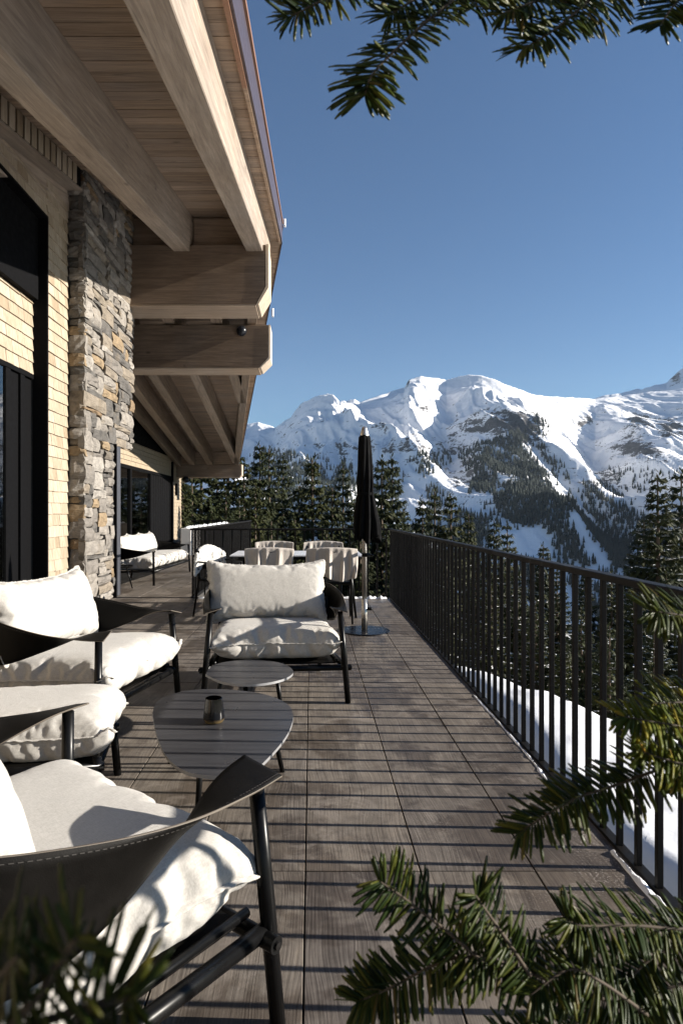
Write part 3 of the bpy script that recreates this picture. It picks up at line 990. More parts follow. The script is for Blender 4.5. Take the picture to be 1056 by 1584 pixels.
# boxed frieze of narrow slats under the roof
XFZ = -2.90
V = []
for y in (-3.9, YST0 - 0.02):
    zt = z_board(y) - 0.004
    V += [(XSH - 0.03, y, zt - 0.25), (XFZ, y, zt - 0.25), (XFZ, y, zt), (XSH - 0.03, y, zt)]
frieze = obj('vent_frieze', V, [(0, 1, 2, 3), (4, 7, 6, 5), (0, 4, 5, 1), (1, 5, 6, 2), (2, 6, 7, 3), (3, 7, 4, 0)], m_blackmatte, chalet)
V = []
for y in (-0.068, 0.05):
    zt = SLN * y
    V += [(0, y, zt - 0.235), (0.016, y, zt - 0.235), (0.016, y, zt - 0.005), (0, y, zt - 0.005)]
V2 = []
for y in (-3.9, YST0 - 0.02):
    zt = z_board(y) - 0.256
    V2 += [(XSH - 0.03, y, zt - 0.022), (XFZ + 0.022, y, zt - 0.022), (XFZ + 0.022, y, zt), (XSH - 0.03, y, zt)]
obj('frieze_sill', V2, [(0, 1, 2, 3), (4, 7, 6, 5), (0, 4, 5, 1), (1, 5, 6, 2), (2, 6, 7, 3), (3, 7, 4, 0)], m_rafter, frieze)
me_sl = bpy.data.meshes.new('vent_slat')
me_sl.from_pydata(V, [], [(0, 1, 2, 3), (4, 7, 6, 5), (0, 4, 5, 1), (1, 5, 6, 2), (2, 6, 7, 3), (3, 7, 4, 0)])
me_sl.materials.append(m_shingle)
yv = 3.0
while yv < YST0 - 0.1:
    inst('vent_slat', me_sl, frieze, (XFZ + 0.001, yv, z_board(yv) - 0.006))
    yv += 0.16
# portal: black steel reveal, upper panel and door leaves
q = MB()
q.bbox((XREC - 0.02, YP1 - 0.03, 0.0), (XSH + 0.004, YP1, ZPORT), 0.002)
q.bbox((XREC - 0.02, 3.4, ZPORT - 0.03), (XSH + 0.004, YP1 - 0.031, ZPORT), 0.002)
q.build('portal_frame', m_blackmatte, chalet)
MB().bbox((XREC - 0.03, 3.4, ZTRIM), (XREC + 0.05, YP1 - 0.032, ZPORT - 0.032), 0.004).build('blind_box', m_blackmatte, chalet)
door = MB().bbox((XREC - 0.06, 3.4, 0.0), (XREC - 0.035, YP1 - 0.032, ZDOOR - 0.002), 0.002).build('door', m_blackmatte, chalet)
for ya in (6.95, 6.62, 6.20, 5.2, 4.2):
    MB().bbox((XREC - 0.034, ya - 0.05, 0.0), (XREC - 0.004, ya + 0.05, ZDOOR - 0.06), 0.004).build('door_stile', m_blackmatte, door)
MB().bbox((XREC - 0.034, 3.42, ZDOOR - 0.058), (XREC - 0.002, YP1 - 0.034, ZDOOR - 0.004), 0.004).build('door_head', m_blackmatte, door)
for ya, yb in ((6.251, 6.569), (5.251, 6.149), (4.251, 5.149)):
    MB().box((XREC - 0.03, ya, 0.1), (XREC - 0.024, yb, ZDOOR - 0.06)).build('door_glass', m_pane, door)
# --- stone pier
q = MB()
q.box((XST - 0.75, YST0 + 0.05, -0.02), (XST - 0.06, YOP - 0.001, 6.3))
q.box((XST - 0.75, YOP, ZLINT + 0.03), (XST - 0.06, YST1 - 0.04, 6.3))
spier = q.build('stone_wall', m_mortar, chalet)
def stone(yc, zc, w, h, face, seed):
    """irregular split stone; face 0 looks to +X, 1 looks to -Y"""
    rg = random.Random(seed)
    nx = 3 if w < 0.3 else 4
    nz = 2 if h < 0.12 else 3
    bulge = rg.uniform(-0.02, 0.022)
    V, F, idx = [], [], {}
    jc = [(rg.uniform(-.018, .018), rg.uniform(-.014, .014)) for _ in range(4)]
    for i in range(nx + 1):
        for k in range(nz + 1):
            a, c = i / nx, k / nz
            jx_ = (jc[0][0] * (1 - a) + jc[1][0] * a) * (1 - c) + (jc[2][0] * (1 - a) + jc[3][0] * a) * c
            jz_ = (jc[0][1] * (1 - a) + jc[1][1] * a) * (1 - c) + (jc[2][1] * (1 - a) + jc[3][1] * a) * c
            e = (i in (0, nx)) + (k in (0, nz))
            dep = bulge + rg.uniform(-0.012, 0.012) - 0.013 * e
            jj = 0.010 if e else 0.022
            V.append(((a - .5) * (w - 0.008) + jx_ + rg.uniform(-jj, jj), (c - .5) * (h - 0.007) + jz_ + rg.uniform(-jj, jj) * .6, dep))
            idx[i, k] = len(V) - 1
    for i in range(nx):
        for k in range(nz):
            F.append((idx[i, k], idx[i + 1, k], idx[i + 1, k + 1], idx[i, k + 1]))
    ring = [idx[i, 0] for i in range(nx + 1)] + [idx[nx, k] for k in range(1, nz + 1)] + [idx[i, nz] for i in range(nx - 1, -1, -1)] + [idx[0, k] for k in range(nz - 1, 0, -1)]
    base = len(V)
    for r_ in ring:
        V.append((V[r_][0] * 0.97, V[r_][1] * 0.97, -0.09))
    n = len(ring)
    for i in range(n):
        F.append((ring[i], base + i, base + (i + 1) % n, ring[(i + 1) % n]))
    if face == 0:
        return obj('stone', [(XST + v[2], yc + v[0], zc + v[1]) for v in V], F, m_stone, spier)
    return obj('stone', [(yc + v[0], YST0 - v[2], zc + v[1]) for v in V], F, m_stone, spier)
CY, CZ = 0.1095, 0.062
GY, GZ = 20, 100
occ = np.zeros((GY, GZ), bool)
for i in range(GY):
    for k in range(GZ):
        if YST0 + (i + 0.5) * CY > YOP and (k + 1) * CZ <= ZLINT + 0.02: occ[i, k] = True
rst = random.Random(8)
nst = 0
for k in range(GZ):
    for i in range(GY):
        if occ[i, k]: continue
        W = rst.choice([2, 3, 4, 5, 5, 6, 7, 8])
        H = rst.choice([1, 2, 2, 2, 3, 4]) if W < 5 else rst.choice([1, 1, 2, 2, 3])
        w = 0
        while w < W and i + w < GY and not occ[i + w, k]: w += 1
        if i + w == GY - 1 and not occ[GY - 1, k]: w += 1
        h = 0
        while h < H and k + h < GZ and not occ[i:i + w, k + h].any(): h += 1
        occ[i:i + w, k:k + h] = True
        stone(YST0 + (i + w / 2) * CY, (k + h / 2) * CZ, w * CY, h * CZ, 0, nst)
        nst += 1
z = 0.0
while z < 6.2:
    h = rst.choice([0.09, 0.13, 0.17, 0.22, 0.3])
    stone((XSH + XST) / 2 - 0.01, z + h / 2, 0.215, h, 1, 1000 + nst)
    nst += 1
    z += h
print('stones', nst)
# slate grey post under the stone lintel
MB().bbox((XST - 0.30, YOP + 0.005, 0.0), (XST - 0.03, YOP + 0.37, ZLINT + 0.02), 0.004).build('corner_post', m_slate, chalet)
MB().bbox((XST - 0.02, YOP - 0.02, 0.0), (XST + 0.03, YOP + 0.003, ZLINT), 0.002).build('corner_trim', m_blackmatte, chalet)
q = MB()
q.box((-6.2, YOP + 0.38, -0.02), (XST - 0.31, YST1 - 0.05, ZLINT + 0.02))
q.build('return_wall', m_shingle, chalet)
# --- far wing wall
XF = -5.70
q = MB()
q.box((XF - 0.4, 10.1, 2.72), (XF - 0.03, 25.8, 3.50))
q.box((XF - 0.4, 25.8, 0), (XF - 0.03, 27.5, 3.9))
q.box((XF - 1.6, 10.1, -0.02), (XF - 1.5, 25.8, 6.2))
fwall = q.build('wing_wall', m_mortar, chalet)
q = MB()
def clad(x, ya, yb, za, zb, c=0.15):
    rg = random.Random(int(ya * 10))
    z = za
    while z < zb - 0.02:
        y = ya
        while y < yb - 0.001:
            w = min(rg.uniform(0.12, 0.24), yb - y)
            o = rg.uniform(-0.003, 0.003)
            l = min(c + 0.02, zb - z)
            q.add([(x - 0.028 + o, y, z + l), (x - 0.028 + o, y + w - .004, z + l), (x + o, y + w - .004, z), (x + o, y, z), (x - 0.03, y, z), (x - 0.03, y + w - .004, z)], [(0, 1, 2, 3), (3, 2, 5, 4)])
            y += w
        z += c
clad(XF, 17.5, 25.79, 2.72, 3.5)
clad(XF, 25.8, 27.5, 0.0, 3.3)
tag(q.build('wing_shingles', m_shingle, fwall), kind='stuff')
win = MB().box((XF - 0.12, 10.2, 0.0), (XF - 0.10, 10.3, 2.7)).build('window', m_blackmatte, chalet)
for ya in (25.72, 22.4, 19.9, 17.0, 14.0):
    MB().bbox((XF - 0.14, ya - 0.09, 0.0), (XF - 0.02, ya + 0.07, 2.71), 0.004).build('window_frame', m_blackmatte, win)
MB().bbox((XF - 0.14, 10.3, 2.62), (XF - 0.016, 25.8, 2.715), 0.004).build('window_head', m_blackmatte, win)
MB().bbox((XF - 0.14, 10.3, 0.0), (XF - 0.02, 25.6, 0.09), 0.004).build('window_sill', m_blackmatte, win)
MB().box((XF - 0.09, 19.99, 0.1), (XF - 0.08, 22.3, 2.61)).build('pane', m_pane, win)
MB().box((XF - 0.09, 14.1, 0.1), (XF - 0.08, 19.8, 2.61)).build('pane', m_pane, win)
for k in range(9):
    MB().bbox((XF - 0.10, 22.52 + k * 0.355, 0.1), (XF - 0.06, 22.84 + k * 0.355, 2.61), 0.01).build('shutter_slat', m_blackmatte, win)
V, F = [], []
for i in range(61):
    y = 20.9 + i * 0.024
    x = XF - 0.24 + 0.05 * math.sin(i * 0.9) + 0.02 * math.sin(i * 2.3)
    V += [(x, y, 0.05), (x * 1.0 + 0.01 * math.sin(i), y, 2.6)]
for i in range(60):
    F.append((2 * i, 2 * i + 2, 2 * i + 3, 2 * i + 1))
obj('curtain', V, F, m_sheep, win, True)
MB().box((XF - 0.12, 10.2, 3.51), (XF - 0.1, 25.8, 6.2)).build('clerestory_glass', m_blackmatte, chalet)
MB().bbox((XF + 0.0, 25.45, 0.0), (XF + 0.09, 25.56, 3.3), 0.02).build('downpipe', m_blackmatte, chalet)
MB().bbox((XF + 0.005, 26.2, 1.95), (XF + 0.09, 26.32, 2.45), 0.01).build('wall_lamp', m_blackmatte, chalet)
# ball spotlight on the far purlin, small spotlights
def ball(name, c, r, mat, parent):
    prof = [(r * math.sin(a), -r * math.cos(a)) for a in [math.pi * i / 14 for i in range(15)]]
    o = MB().lathe(prof, 24, c).build(name, mat, parent, True)
    return o
bs = ball('spotlight', (-1.53, Y2 - 0.10, CAM_H + 280 * 13.75 / FPX), 0.115, m_basemetal, chalet)
MB().tube([(-1.53, Y2 + 0.02, 5.30), (-1.53, Y2 - 0.10, 5.30)], 0.03, 10).build('spotlight_arm', m_black, bs)
ball('spotlight', (-5.3, 26.4, 2.62), 0.14, m_basemetal, chalet)
for (u, v, d, hh_) in ((440.5, 345, 11.7, 0.13), (422, 484, 14.2, 0.18)):
    p = P(u, v, d)
    MB().bbox((p.x - 0.025, p.y - 0.05, p.z - hh_ / 2), (p.x + 0.02, p.y + 0.05, p.z + hh_ / 2), 0.01).build('snow_guard', m_white, chalet)

# ------------------------------------------------------------------ cushions (inflated cloth)
SIM = bpy.data.scenes.new('sewing')
def inflate(w, h, nx, ny, press, frames, seed, T, flat=1.2, bend=0.08, bow=0.06, gather=0.12):
    rnd = random.Random(seed)
    V, F, idx = [], [], {}
    for s in (1, -1):
        for j in range(ny + 1):
            for i in range(nx + 1):
                e = i in (0, nx) or j in (0, ny)
                if s == -1 and e:
                    idx[s, i, j] = idx[1, i, j]
                    continue
                idx[s, i, j] = len(V)
                bx_, by_ = (i / nx - .5) * 2, (j / ny - .5) * 2
                V.append((bx_ * w / 2 * (1 + bow * (1 - by_ * by_)), by_ * h / 2 * (1 + bow * w / h * (1 - bx_ * bx_)), 0 if e else s * .012 + rnd.uniform(-.004, .004)))
        for j in range(ny):
            for i in range(nx):
                q = [idx[s, i, j], idx[s, i + 1, j], idx[s, i + 1, j + 1], idx[s, i, j + 1]]
                F.append(q if s == 1 else q[::-1])
    me = bpy.data.meshes.new('cushion')
    me.from_pydata(V, [], F)
    o = bpy.data.objects.new('cushion', me)
    SIM.collection.objects.link(o)
    vg = o.vertex_groups.new(name='rim')
    vg.add([idx[1, i, j] for i in range(nx + 1) for j in range(ny + 1) if i in (0, nx) or j in (0, ny)], 1.0, 'REPLACE')
    m = o.modifiers.new('cloth', 'CLOTH')
    st = m.settings
    st.vertex_group_shrink = 'rim'
    st.shrink_min = 0.0
    st.shrink_max = gather
    st.quality = 4
    st.mass = .15
    st.tension_stiffness = st.compression_stiffness = 20
    st.shear_stiffness = 4
    st.bending_stiffness = bend
    st.tension_damping = 5
    st.air_damping = 3
    st.use_pressure = True
    st.uniform_pressure_force = press
    st.effector_weights.gravity = 0
    m.collision_settings.use_collision = False
    m.point_cache.frame_end = frames
    for f in range(1, frames + 1):
        SIM.frame_set(f)
    ev = o.evaluated_get(SIM.view_layers[0].depsgraph)
    a = np.empty(len(V) * 3)
    ev.data.vertices.foreach_get('co', a)
    a = a.reshape(-1, 3)
    if not np.isfinite(a).all() or np.abs(a).max() > 2:
        a = np.array(V)
    zm = np.percentile(np.abs(a[:, 2]), 99)
    zz = a[:, 2] / max(zm, 1e-4)
    a[:, 2] = np.sign(zz) * np.tanh(flat * np.abs(zz)) / math.tanh(flat) * T
    SIM.collection.objects.unlink(o)
    bpy.data.objects.remove(o)
    me.vertices.foreach_set('co', a.ravel())
    me.materials.append(m_linen)
    me.polygons.foreach_set('use_smooth', [True] * len(me.polygons))
    me.update()
    ring = [(i, 0) for i in range(nx)] + [(nx, j) for j in range(ny)] + [(i, ny) for i in range(nx, 0, -1)] + [(0, j) for j in range(ny, 0, -1)]
    loop = [Vector(a[idx[1, i, j]]) for i, j in ring]
    # frayed seam: uneven flange and a thread under it
    n = len(loop) * 2
    lp = []
    for k in range(len(loop)):
        lp += [loop[k], (loop[k] + loop[(k + 1) % len(loop)]) / 2]
    c = sum(lp, Vector()) / n
    Vs, Fs = [], []
    for k, p in enumerate(lp):
        t = (lp[(k + 2) % n] - lp[k - 2]).normalized()
        o_ = Vector((t.y, -t.x, 0))
        o_ = o_.normalized() if o_.length > 0.1 else (p - c).normalized()
        wd = 0.007 + 0.007 * abs(mnoise.noise(Vector((k * 0.37, seed, 1)))) + rnd.uniform(0, .003)
        dz = 0.006 * mnoise.noise(Vector((k * 0.3, seed, 5)))
        Vs += [p - o_ * 0.006 + Vector((0, 0, 0.005)), p + o_ * wd + Vector((0, 0, dz + 0.0015)), p + o_ * wd + Vector((0, 0, dz - 0.0015)), p - o_ * 0.006 - Vector((0, 0, 0.005))]
    for k in range(n):
        k2 = (k + 1) % n
        for r_ in range(3):
            Fs.append((4 * k + r_, 4 * k2 + r_, 4 * k2 + r_ + 1, 4 * k + r_ + 1))
    ms = bpy.data.meshes.new('seam')
    ms.from_pydata(Vs, [], Fs)
    ms.materials.append(m_linen)
    ms.polygons.foreach_set('use_smooth', [True] * len(ms.polygons))
    return me, ms
seatA = inflate(0.95, 0.86, 54, 48, 5.0, 28, 1, 0.118, 2.2, .03, .05, .13)
seatB = inflate(0.95, 0.86, 54, 48, 5.0, 28, 4, 0.118, 2.2, .03, .05, .13)
backA = inflate(0.95, 0.52, 52, 28, 3.5, 28, 2, 0.115, 1.4, .03, .05, .07)
backB = inflate(0.95, 0.52, 52, 28, 3.5, 28, 6, 0.118, 1.4, .03, .05, .07)
bpy.data.scenes.remove(SIM)
def cushion(name, pair, parent, loc, rot, sc=(1, 1, 1)):
    c = inst(name, pair[0], parent, loc, rot, sc)
    md = c.modifiers.new('fine', 'SUBSURF')
    md.levels = md.render_levels = 1
    inst('seam', pair[1], c)
    return c

# ------------------------------------------------------------------ armchair
def ribbon(name, E1, E2, n, across, parent, thick=0.005):
    a, c = spline(E1, n), spline(E2, n)
    V, F = [], []
    for i in range(n + 1):
        for k in range(across + 1):
            f = k / across
            p = a[i].lerp(c[i], f)
            V.append(p)
    for i in range(n):
        for k in range(across):
            F.append((i * (across + 1) + k, i * (across + 1) + k + 1, (i + 1) * (across + 1) + k + 1, (i + 1) * (across + 1) + k))
    o = obj(name, V, F, None, parent, True, [m_leather, m_leatheredge])
    md = o.modifiers.new('hide', 'SOLIDIFY')
    md.thickness = thick
    md.offset = 0
    md.material_offset_rim = 1
    return o, a, c
def armchair(seat, back, shift=0.0, fwd=0.0, grow=1.0):
    e = empty('armchair')
    for s in (-1, 1):
        MB().tube([(s * .470, -.405, 0), (s * .447, -.39, .30), (s * .421, -.378, .594)], [.019, .0205, .019], 16).build('leg', m_black, e, True)
        MB().tube([(s * .36, .43, 0), (s * .385, .36, .28), (s * .41, .27, .60)], [.018, .02, .018], 16).build('leg', m_black, e, True)
        MB().tube([(s * .447, -.40, .235), (s * .405, .37, .205)], .0205, 16).build('side_rail', m_black, e, True)
        MB().tube([(s * .40, -.37, .268), (s * .375, .36, .24)], .012, 10).build('seat_bearer', m_black, e, True)
    fr = MB().tube([(-.495, -.372, .225), (.495, -.372, .225)], .0205, 16).build('front_rail', m_black, e, True)
    smooth_angle(fr)
    for s in (-1, 1):
        b_ = MB().lathe([(0.0001, .006), (.009, .005), (.010, 0)], 12)
        b_.V = [Vector((s * (.496 + v.z), -.372 + v.x, .225 + v.y)) for v in b_.V]
        b_.build('rail_cap', m_rail, fr)
    MB().tube([(-.41, .345, .21), (.41, .345, .21)], .018, 14).build('back_rail', m_black, e, True)
    MB().bbox((-.40, -.35, .246), (.40, .34, .256), .003).build('seat_base', m_leather, e)
    E1 = [(.462, -.43, .597), (.476, -.30, .600), (.493, -.10, .622), (.485, .12, .665), (.41, .33, .705), (.21, .435, .715), (0, .46, .715)]
    E2 = [(.350, -.41, .628), (.372, -.28, .607), (.425, -.09, .530), (.445, .13, .450), (.375, .31, .42), (.19, .395, .41), (0, .415, .41)]
    mir = lambda L: L + [(-x, y, z) for x, y, z in L[-2::-1]]
    sl_, a, c = ribbon('leather_sling', mir(E1), mir(E2), 96, 8, e)
    q = MB()
    for i in range(0, len(a) - 1):
        for sub in (0.1, 0.6):
            p0 = a[i].lerp(a[i + 1], sub)
            p1 = a[i].lerp(a[i + 1], sub + .3)
            dn = (c[i] - a[i]).normalized()
            t = (a[i + 1] - a[i]).normalized()
            nn = t.cross(dn).normalized()
            for sg in (-1, 1):
                q.add([p0 + dn * .011 + nn * sg * .0032, p1 + dn * .011 + nn * sg * .0032, p1 + dn * .0126 + nn * sg * .0036, p0 + dn * .0126 + nn * sg * .0036], [(0, 1, 2, 3)])
    q.build('stitching', m_stitch, sl_)
    cushion('seat_cushion', seat, e, (0, -.015 - fwd, .366), (R(-3.5), 0, 0), (1.05 * grow, 1.04 * grow, 1.0))
    cushion('back_cushion', back, e, (shift, .235, .655), (R(72), 0, 0))
    return e
chC = armchair(seatA, backA, -.05)
chC.location, chC.rotation_euler = (-0.262, 4.45, 0), (0, 0, R(5))
tag(chC, 'black tube armchair with linen cushions and leather sling facing the camera behind the small table', 'armchair', 'lounge armchairs round the low tables')
chA = armchair(seatB, backB, 0, .03, 1.05)
chA.location, chA.rotation_euler = (-1.36, 3.69, 0), (0, 0, R(77))
tag(chA, 'linen cushioned armchair on the left, side on, in front of the stone pier', 'armchair', 'lounge armchairs round the low tables')
chD = armchair(seatA, backB, .055)
chD.location, chD.rotation_euler = (-0.70, 1.49, 0), (0, 0, R(141.7))
tag(chD, 'nearest armchair, big leather arm and linen seat cushion in the bottom left corner', 'armchair', 'lounge armchairs round the low tables')

# ------------------------------------------------------------------ footstool
fs = empty('footstool', (-1.23, 2.66, 0), R(10))
tag(fs, 'low footstool with a linen cushion between the two left armchairs', 'footstool')
for sx in (-1, 1):
    for sy in (-1, 1):
        MB().tube([(sx * .36, sy * .25, 0), (sx * .34, sy * .23, .27)], .018, 12).build('leg', m_black, fs, True)
for sy in (-1, 1):
    MB().tube([(-.37, sy * .235, .235), (.37, sy * .235, .235)], .018, 12).build('frame_rail', m_black, fs, True)
for sx in (-1, 1):
    MB().tube([(sx * .345, -.235, .235), (sx * .345, .235, .235)], .016, 12).build('frame_rail', m_black, fs, True)
MB().bbox((-.34, -.23, .245), (.34, .23, .255), .003).build('seat_base', m_leather, fs)
cushion('cushion', seatB, fs, (0.0, 0, .355), (0, 0, 0), (0.98, 0.70, 0.95))

# ------------------------------------------------------------------ low tables
def top_from_pixels(pts, z):
    return [floor_pt(u, v, z).xy for u, v in pts]
def low_table(name, outline, z, legs, label):
    c = sum((Vector((p[0], p[1])) for p in outline), Vector((0, 0))) / len(outline)
    e = empty(name, (c.x, c.y, 0))
    loop = spline([(p[0] - c.x, p[1] - c.y, 0) for p in outline] + [(outline[0][0] - c.x, outline[0][1] - c.y, 0)], 96)[:-1]
    tp = MB()
    n = len(loop)
    V = [Vector((p.x, p.y, z)) for p in loop]
    V2 = [Vector((p.x, p.y, z - .0125)) for p in loop]
    o = obj('table_top', V + V2, [list(range(n)), [n + i for i in range(n)][::-1]] + [(i, n + i, n + (i + 1) % n, (i + 1) % n) for i in range(n)], None, e, False, [m_table, m_tableedge], [0, 0] + [1] * n)
    bm = bmesh.new(); bm.from_mesh(o.data); bmesh.ops.recalc_face_normals(bm, faces=bm.faces[:]); bm.to_mesh(o.data); bm.free()
    q = MB()
    cc = Vector((sum(l[0] for l in legs) / len(legs) - c.x, sum(l[1] for l in legs) / len(legs) - c.y))
    for l in legs:
        p = Vector((l[0] - c.x, l[1] - c.y))
        t = p + (cc - p) * 0.22
        MB().tube([(p.x, p.y, 0), (t.x, t.y, z - .02)], [.011, .0145], 12).build('leg', m_black, e, True)
        q.tube([(t.x, t.y, z - .022), (cc.x, cc.y, z - .022)], .009, 8)
    q.build('under_frame', m_black, e)
    tag(e, label, 'table', 'low tables between the armchairs')
    return e
big = top_from_pixels([(236, 1103), (246, 1083), (285, 1069), (340, 1066), (400, 1072), (440, 1086), (453, 1104), (449, 1126), (436, 1148), (412, 1175), (392, 1192), (365, 1200), (325, 1200), (285, 1192), (258, 1170), (243, 1138)], 0.33)
low_table('coffee_table', big, 0.33, [(-0.137, 3.0), (-0.70, 3.10), (-0.46, 2.52)], 'large dark pebble shaped coffee table holding the votive glass')
small = top_from_pixels([(318, 1043), (330, 1029), (362, 1022), (400, 1021), (436, 1026), (453, 1037), (446, 1047), (420, 1055), (385, 1058.5), (345, 1055)], 0.34)
low_table('side_table', small, 0.34, [(-0.57, 3.70), (-0.16, 3.66), (-0.36, 3.40)], 'smaller round dark side table in front of the facing armchair')
# votive glass: dark rim fading to amber bottom, thick base
gl = empty('votive_glass', floor_pt(331, 1117, .33) + Vector((0, 0, .0005)))
gl.location.z = .3305
m_gold = metal_mat('amber metallic glass', (0.52, 0.38, 0.17), 0.2, 0.85)
def votive_mat():
    M = Mat('smoked metallic glass', 0.12, (0.02, 0.02, 0.022), 0.0)
    z = M.n('ShaderNodeSeparateXYZ', {0: M.objc()}).outputs[2]
    col = M.ramp(M.n('ShaderNodeMapRange', {0: z, 1: 0.0, 2: 0.1, 3: 0.0, 4: 1.0}).outputs[0], [(0.0, (0.20, 0.14, 0.05)), (0.10, (0.12, 0.085, 0.04)), (0.22, (0.008, 0.008, 0.009)), (1.0, (0.003, 0.003, 0.0035))])
    M.to(col, 'Base Color')
    M.b.inputs['Specular IOR Level'].default_value = 0.35
    return M.m
prof = [(0.0001, 0.0), (.030, 0.0), (.041, .004), (.047, .016), (.0475, .028), (.043, .062), (.037, .106), (.0345, .1065), (.040, .062), (.044, .028), (.040, .012), (0.0001, .012)]
smooth_angle(MB().lathe(prof, 40).build('glass_body', votive_mat(), gl), 50)
MB().lathe([(0.0001, .013), (.03, .013), (.03, .035), (0.0001, .036)], 24).build('candle', m_sheep, gl)
tag(gl, 'small smoked votive glass with amber bottom on the coffee table', 'votive glass')

# ------------------------------------------------------------------ parasol
pb = floor_pt(563.5, 976)
um = empty('parasol', (pb.x, pb.y, 0))
tag(um, 'closed black parasol on a round dark base beside the walkway', 'parasol')
base = MB().lathe([(0.0001, 0.016), (.20, .016), (.262, .012), (.266, .008), (.266, 0), (0.0001, 0)], 56).build('base_plate', m_basemetal, um)
smooth_angle(base, 30)
MB().tube([(0, 0, .01), (0, 0, .34)], .032, 20).build('base_sleeve', m_alu, um, True)
MB().tube([(0, 0, .33), (0, 0, 2.06)], .0245, 20).build('pole', m_alu, um, True)
k_ = MB().tube([(0.028, -.01, .235), (.075, -.025, .235)], .017, 12).build('knob', m_black, um, True)
k_ = MB().tube([(-0.03, -.02, .80), (.06, -.03, .80)], .021, 12).build('crank', m_black, um, True)
MB().tube([(0.06, -.03, .80), (.085, -.06, .80)], .009, 8).build('crank_handle', m_black, k_, True)
MB().lathe([(.05, 2.03), (.047, 2.06), (.03, 2.12), (.022, 2.145), (0.0001, 2.15)], 20).build('finial', m_alu, um, True)
# folded canopy: eight pleats wrapped to one side
V, F = [], []
NA, NZ = 96, 46
for j in range(NZ + 1):
    f = j / NZ
    z = 2.06 - f * 1.10
    r0 = np.interp(f, [0, .02, .15, .45, .62, .85, 1.0], [.042, .060, .070, .080, .084, .108, .104])
    for k in range(NA):
        w = 2 * math.pi * k / NA
        ph = w * 8 + 1.6 * math.sin(w + f * 2.0) + f * 1.3
        fold = 1 + (0.05 + 0.20 * f) * (abs(math.sin(ph / 2)) * 2 - 1)
        side = 1 + (0.32 * f ** 2.2) * max(0, math.cos(w + 0.35)) ** 3
        tie = 1 - 0.10 * math.exp(-((f - .56) / .05) ** 2)
        wob = 1 + .04 * math.sin(3 * w + 9 * f)
        rr_ = r0 * fold * side * tie * wob
        zz = z - (0.03 * math.sin(ph * .5) + 0.02 * math.sin(3 * w)) * f ** 6
        V.append((rr_ * math.cos(w) + 0.012 * f, rr_ * math.sin(w), zz))
for j in range(NZ):
    for k in range(NA):
        F.append((j * NA + k, (j + 1) * NA + k, (j + 1) * NA + (k + 1) % NA, j * NA + (k + 1) % NA))
F.append([k for k in range(NA)])
cn = obj('canopy', V, F, m_canopy, um, True)
md = cn.modifiers.new('cloth', 'SOLIDIFY'); md.thickness = .004
V, F = [], []
for k in range(33):
    w = 2 * math.pi * k / 32
    for z in (1.425, 1.455):
        V.append((0.0865 * math.cos(w) + .006, .0865 * math.sin(w), z))
for k in range(32):
    F.append((2 * k, 2 * k + 2, 2 * k + 3, 2 * k + 1))
obj('strap', V, F, m_canopy, cn, True)

# ------------------------------------------------------------------ dining set
dt = empty('dining_table', (-0.17, 7.72, 0))
tag(dt, 'dining table with a thin pale top behind the armchairs', 'table')
MB().bbox((-.78, -.42, .725), (.78, .42, .745), .004).build('table_top', m_white, dt)
MB().bbox((-.70, -.34, .685), (.70, .34, .7245), .003).build('apron', m_black, dt)
for sx in (-1, 1):
    for sy in (-1, 1):
        MB().tube([(sx * .70, sy * .35, 0), (sx * .62, sy * .30, .70)], [.014, .02], 10).build('leg', m_black, dt, True)
def dining_chair(loc, rz, label):
    e = empty('dining_chair', loc, rz)       # back at +y, front at -y
    MB().bbox((-.23, -.24, .43), (.23, .20, .46), .008).build('seat', m_black, e)
    for sx in (-1, 1):
        MB().tube([(sx * .235, -.24, 0), (sx * .215, -.21, .44)], [.011, .015], 10).build('leg', m_black, e, True)
        MB().tube([(sx * .225, .28, 0), (sx * .215, .20, .44), (sx * .215, .205, .79)], [.011, .015, .012], 10).build('leg', m_black, e, True)
        MB().tube([(sx * .218, -.21, .45), (sx * .25, -.20, .645), (sx * .25, .22, .66)], .012, 8).build('armrest', m_black, e, True)
    V, F = [], []
    for i in range(17):
        a = i / 16 * 2 - 1
        for z, o in ((.56, 0), (.70, .012), (.81, .03)):
            V.append((a * .235, .235 + o - .05 * a * a, z))
    for i in range(16):
        for k in range(2):
            F.append((3 * i + k, 3 * i + 3 + k, 3 * i + 4 + k, 3 * i + k + 1))
    bk = obj('backrest', V, F, m_black, e, True)
    bk.modifiers.new('t', 'SOLIDIFY').thickness = .014
    tag(e, label, 'chair', 'dining chairs')
    return e
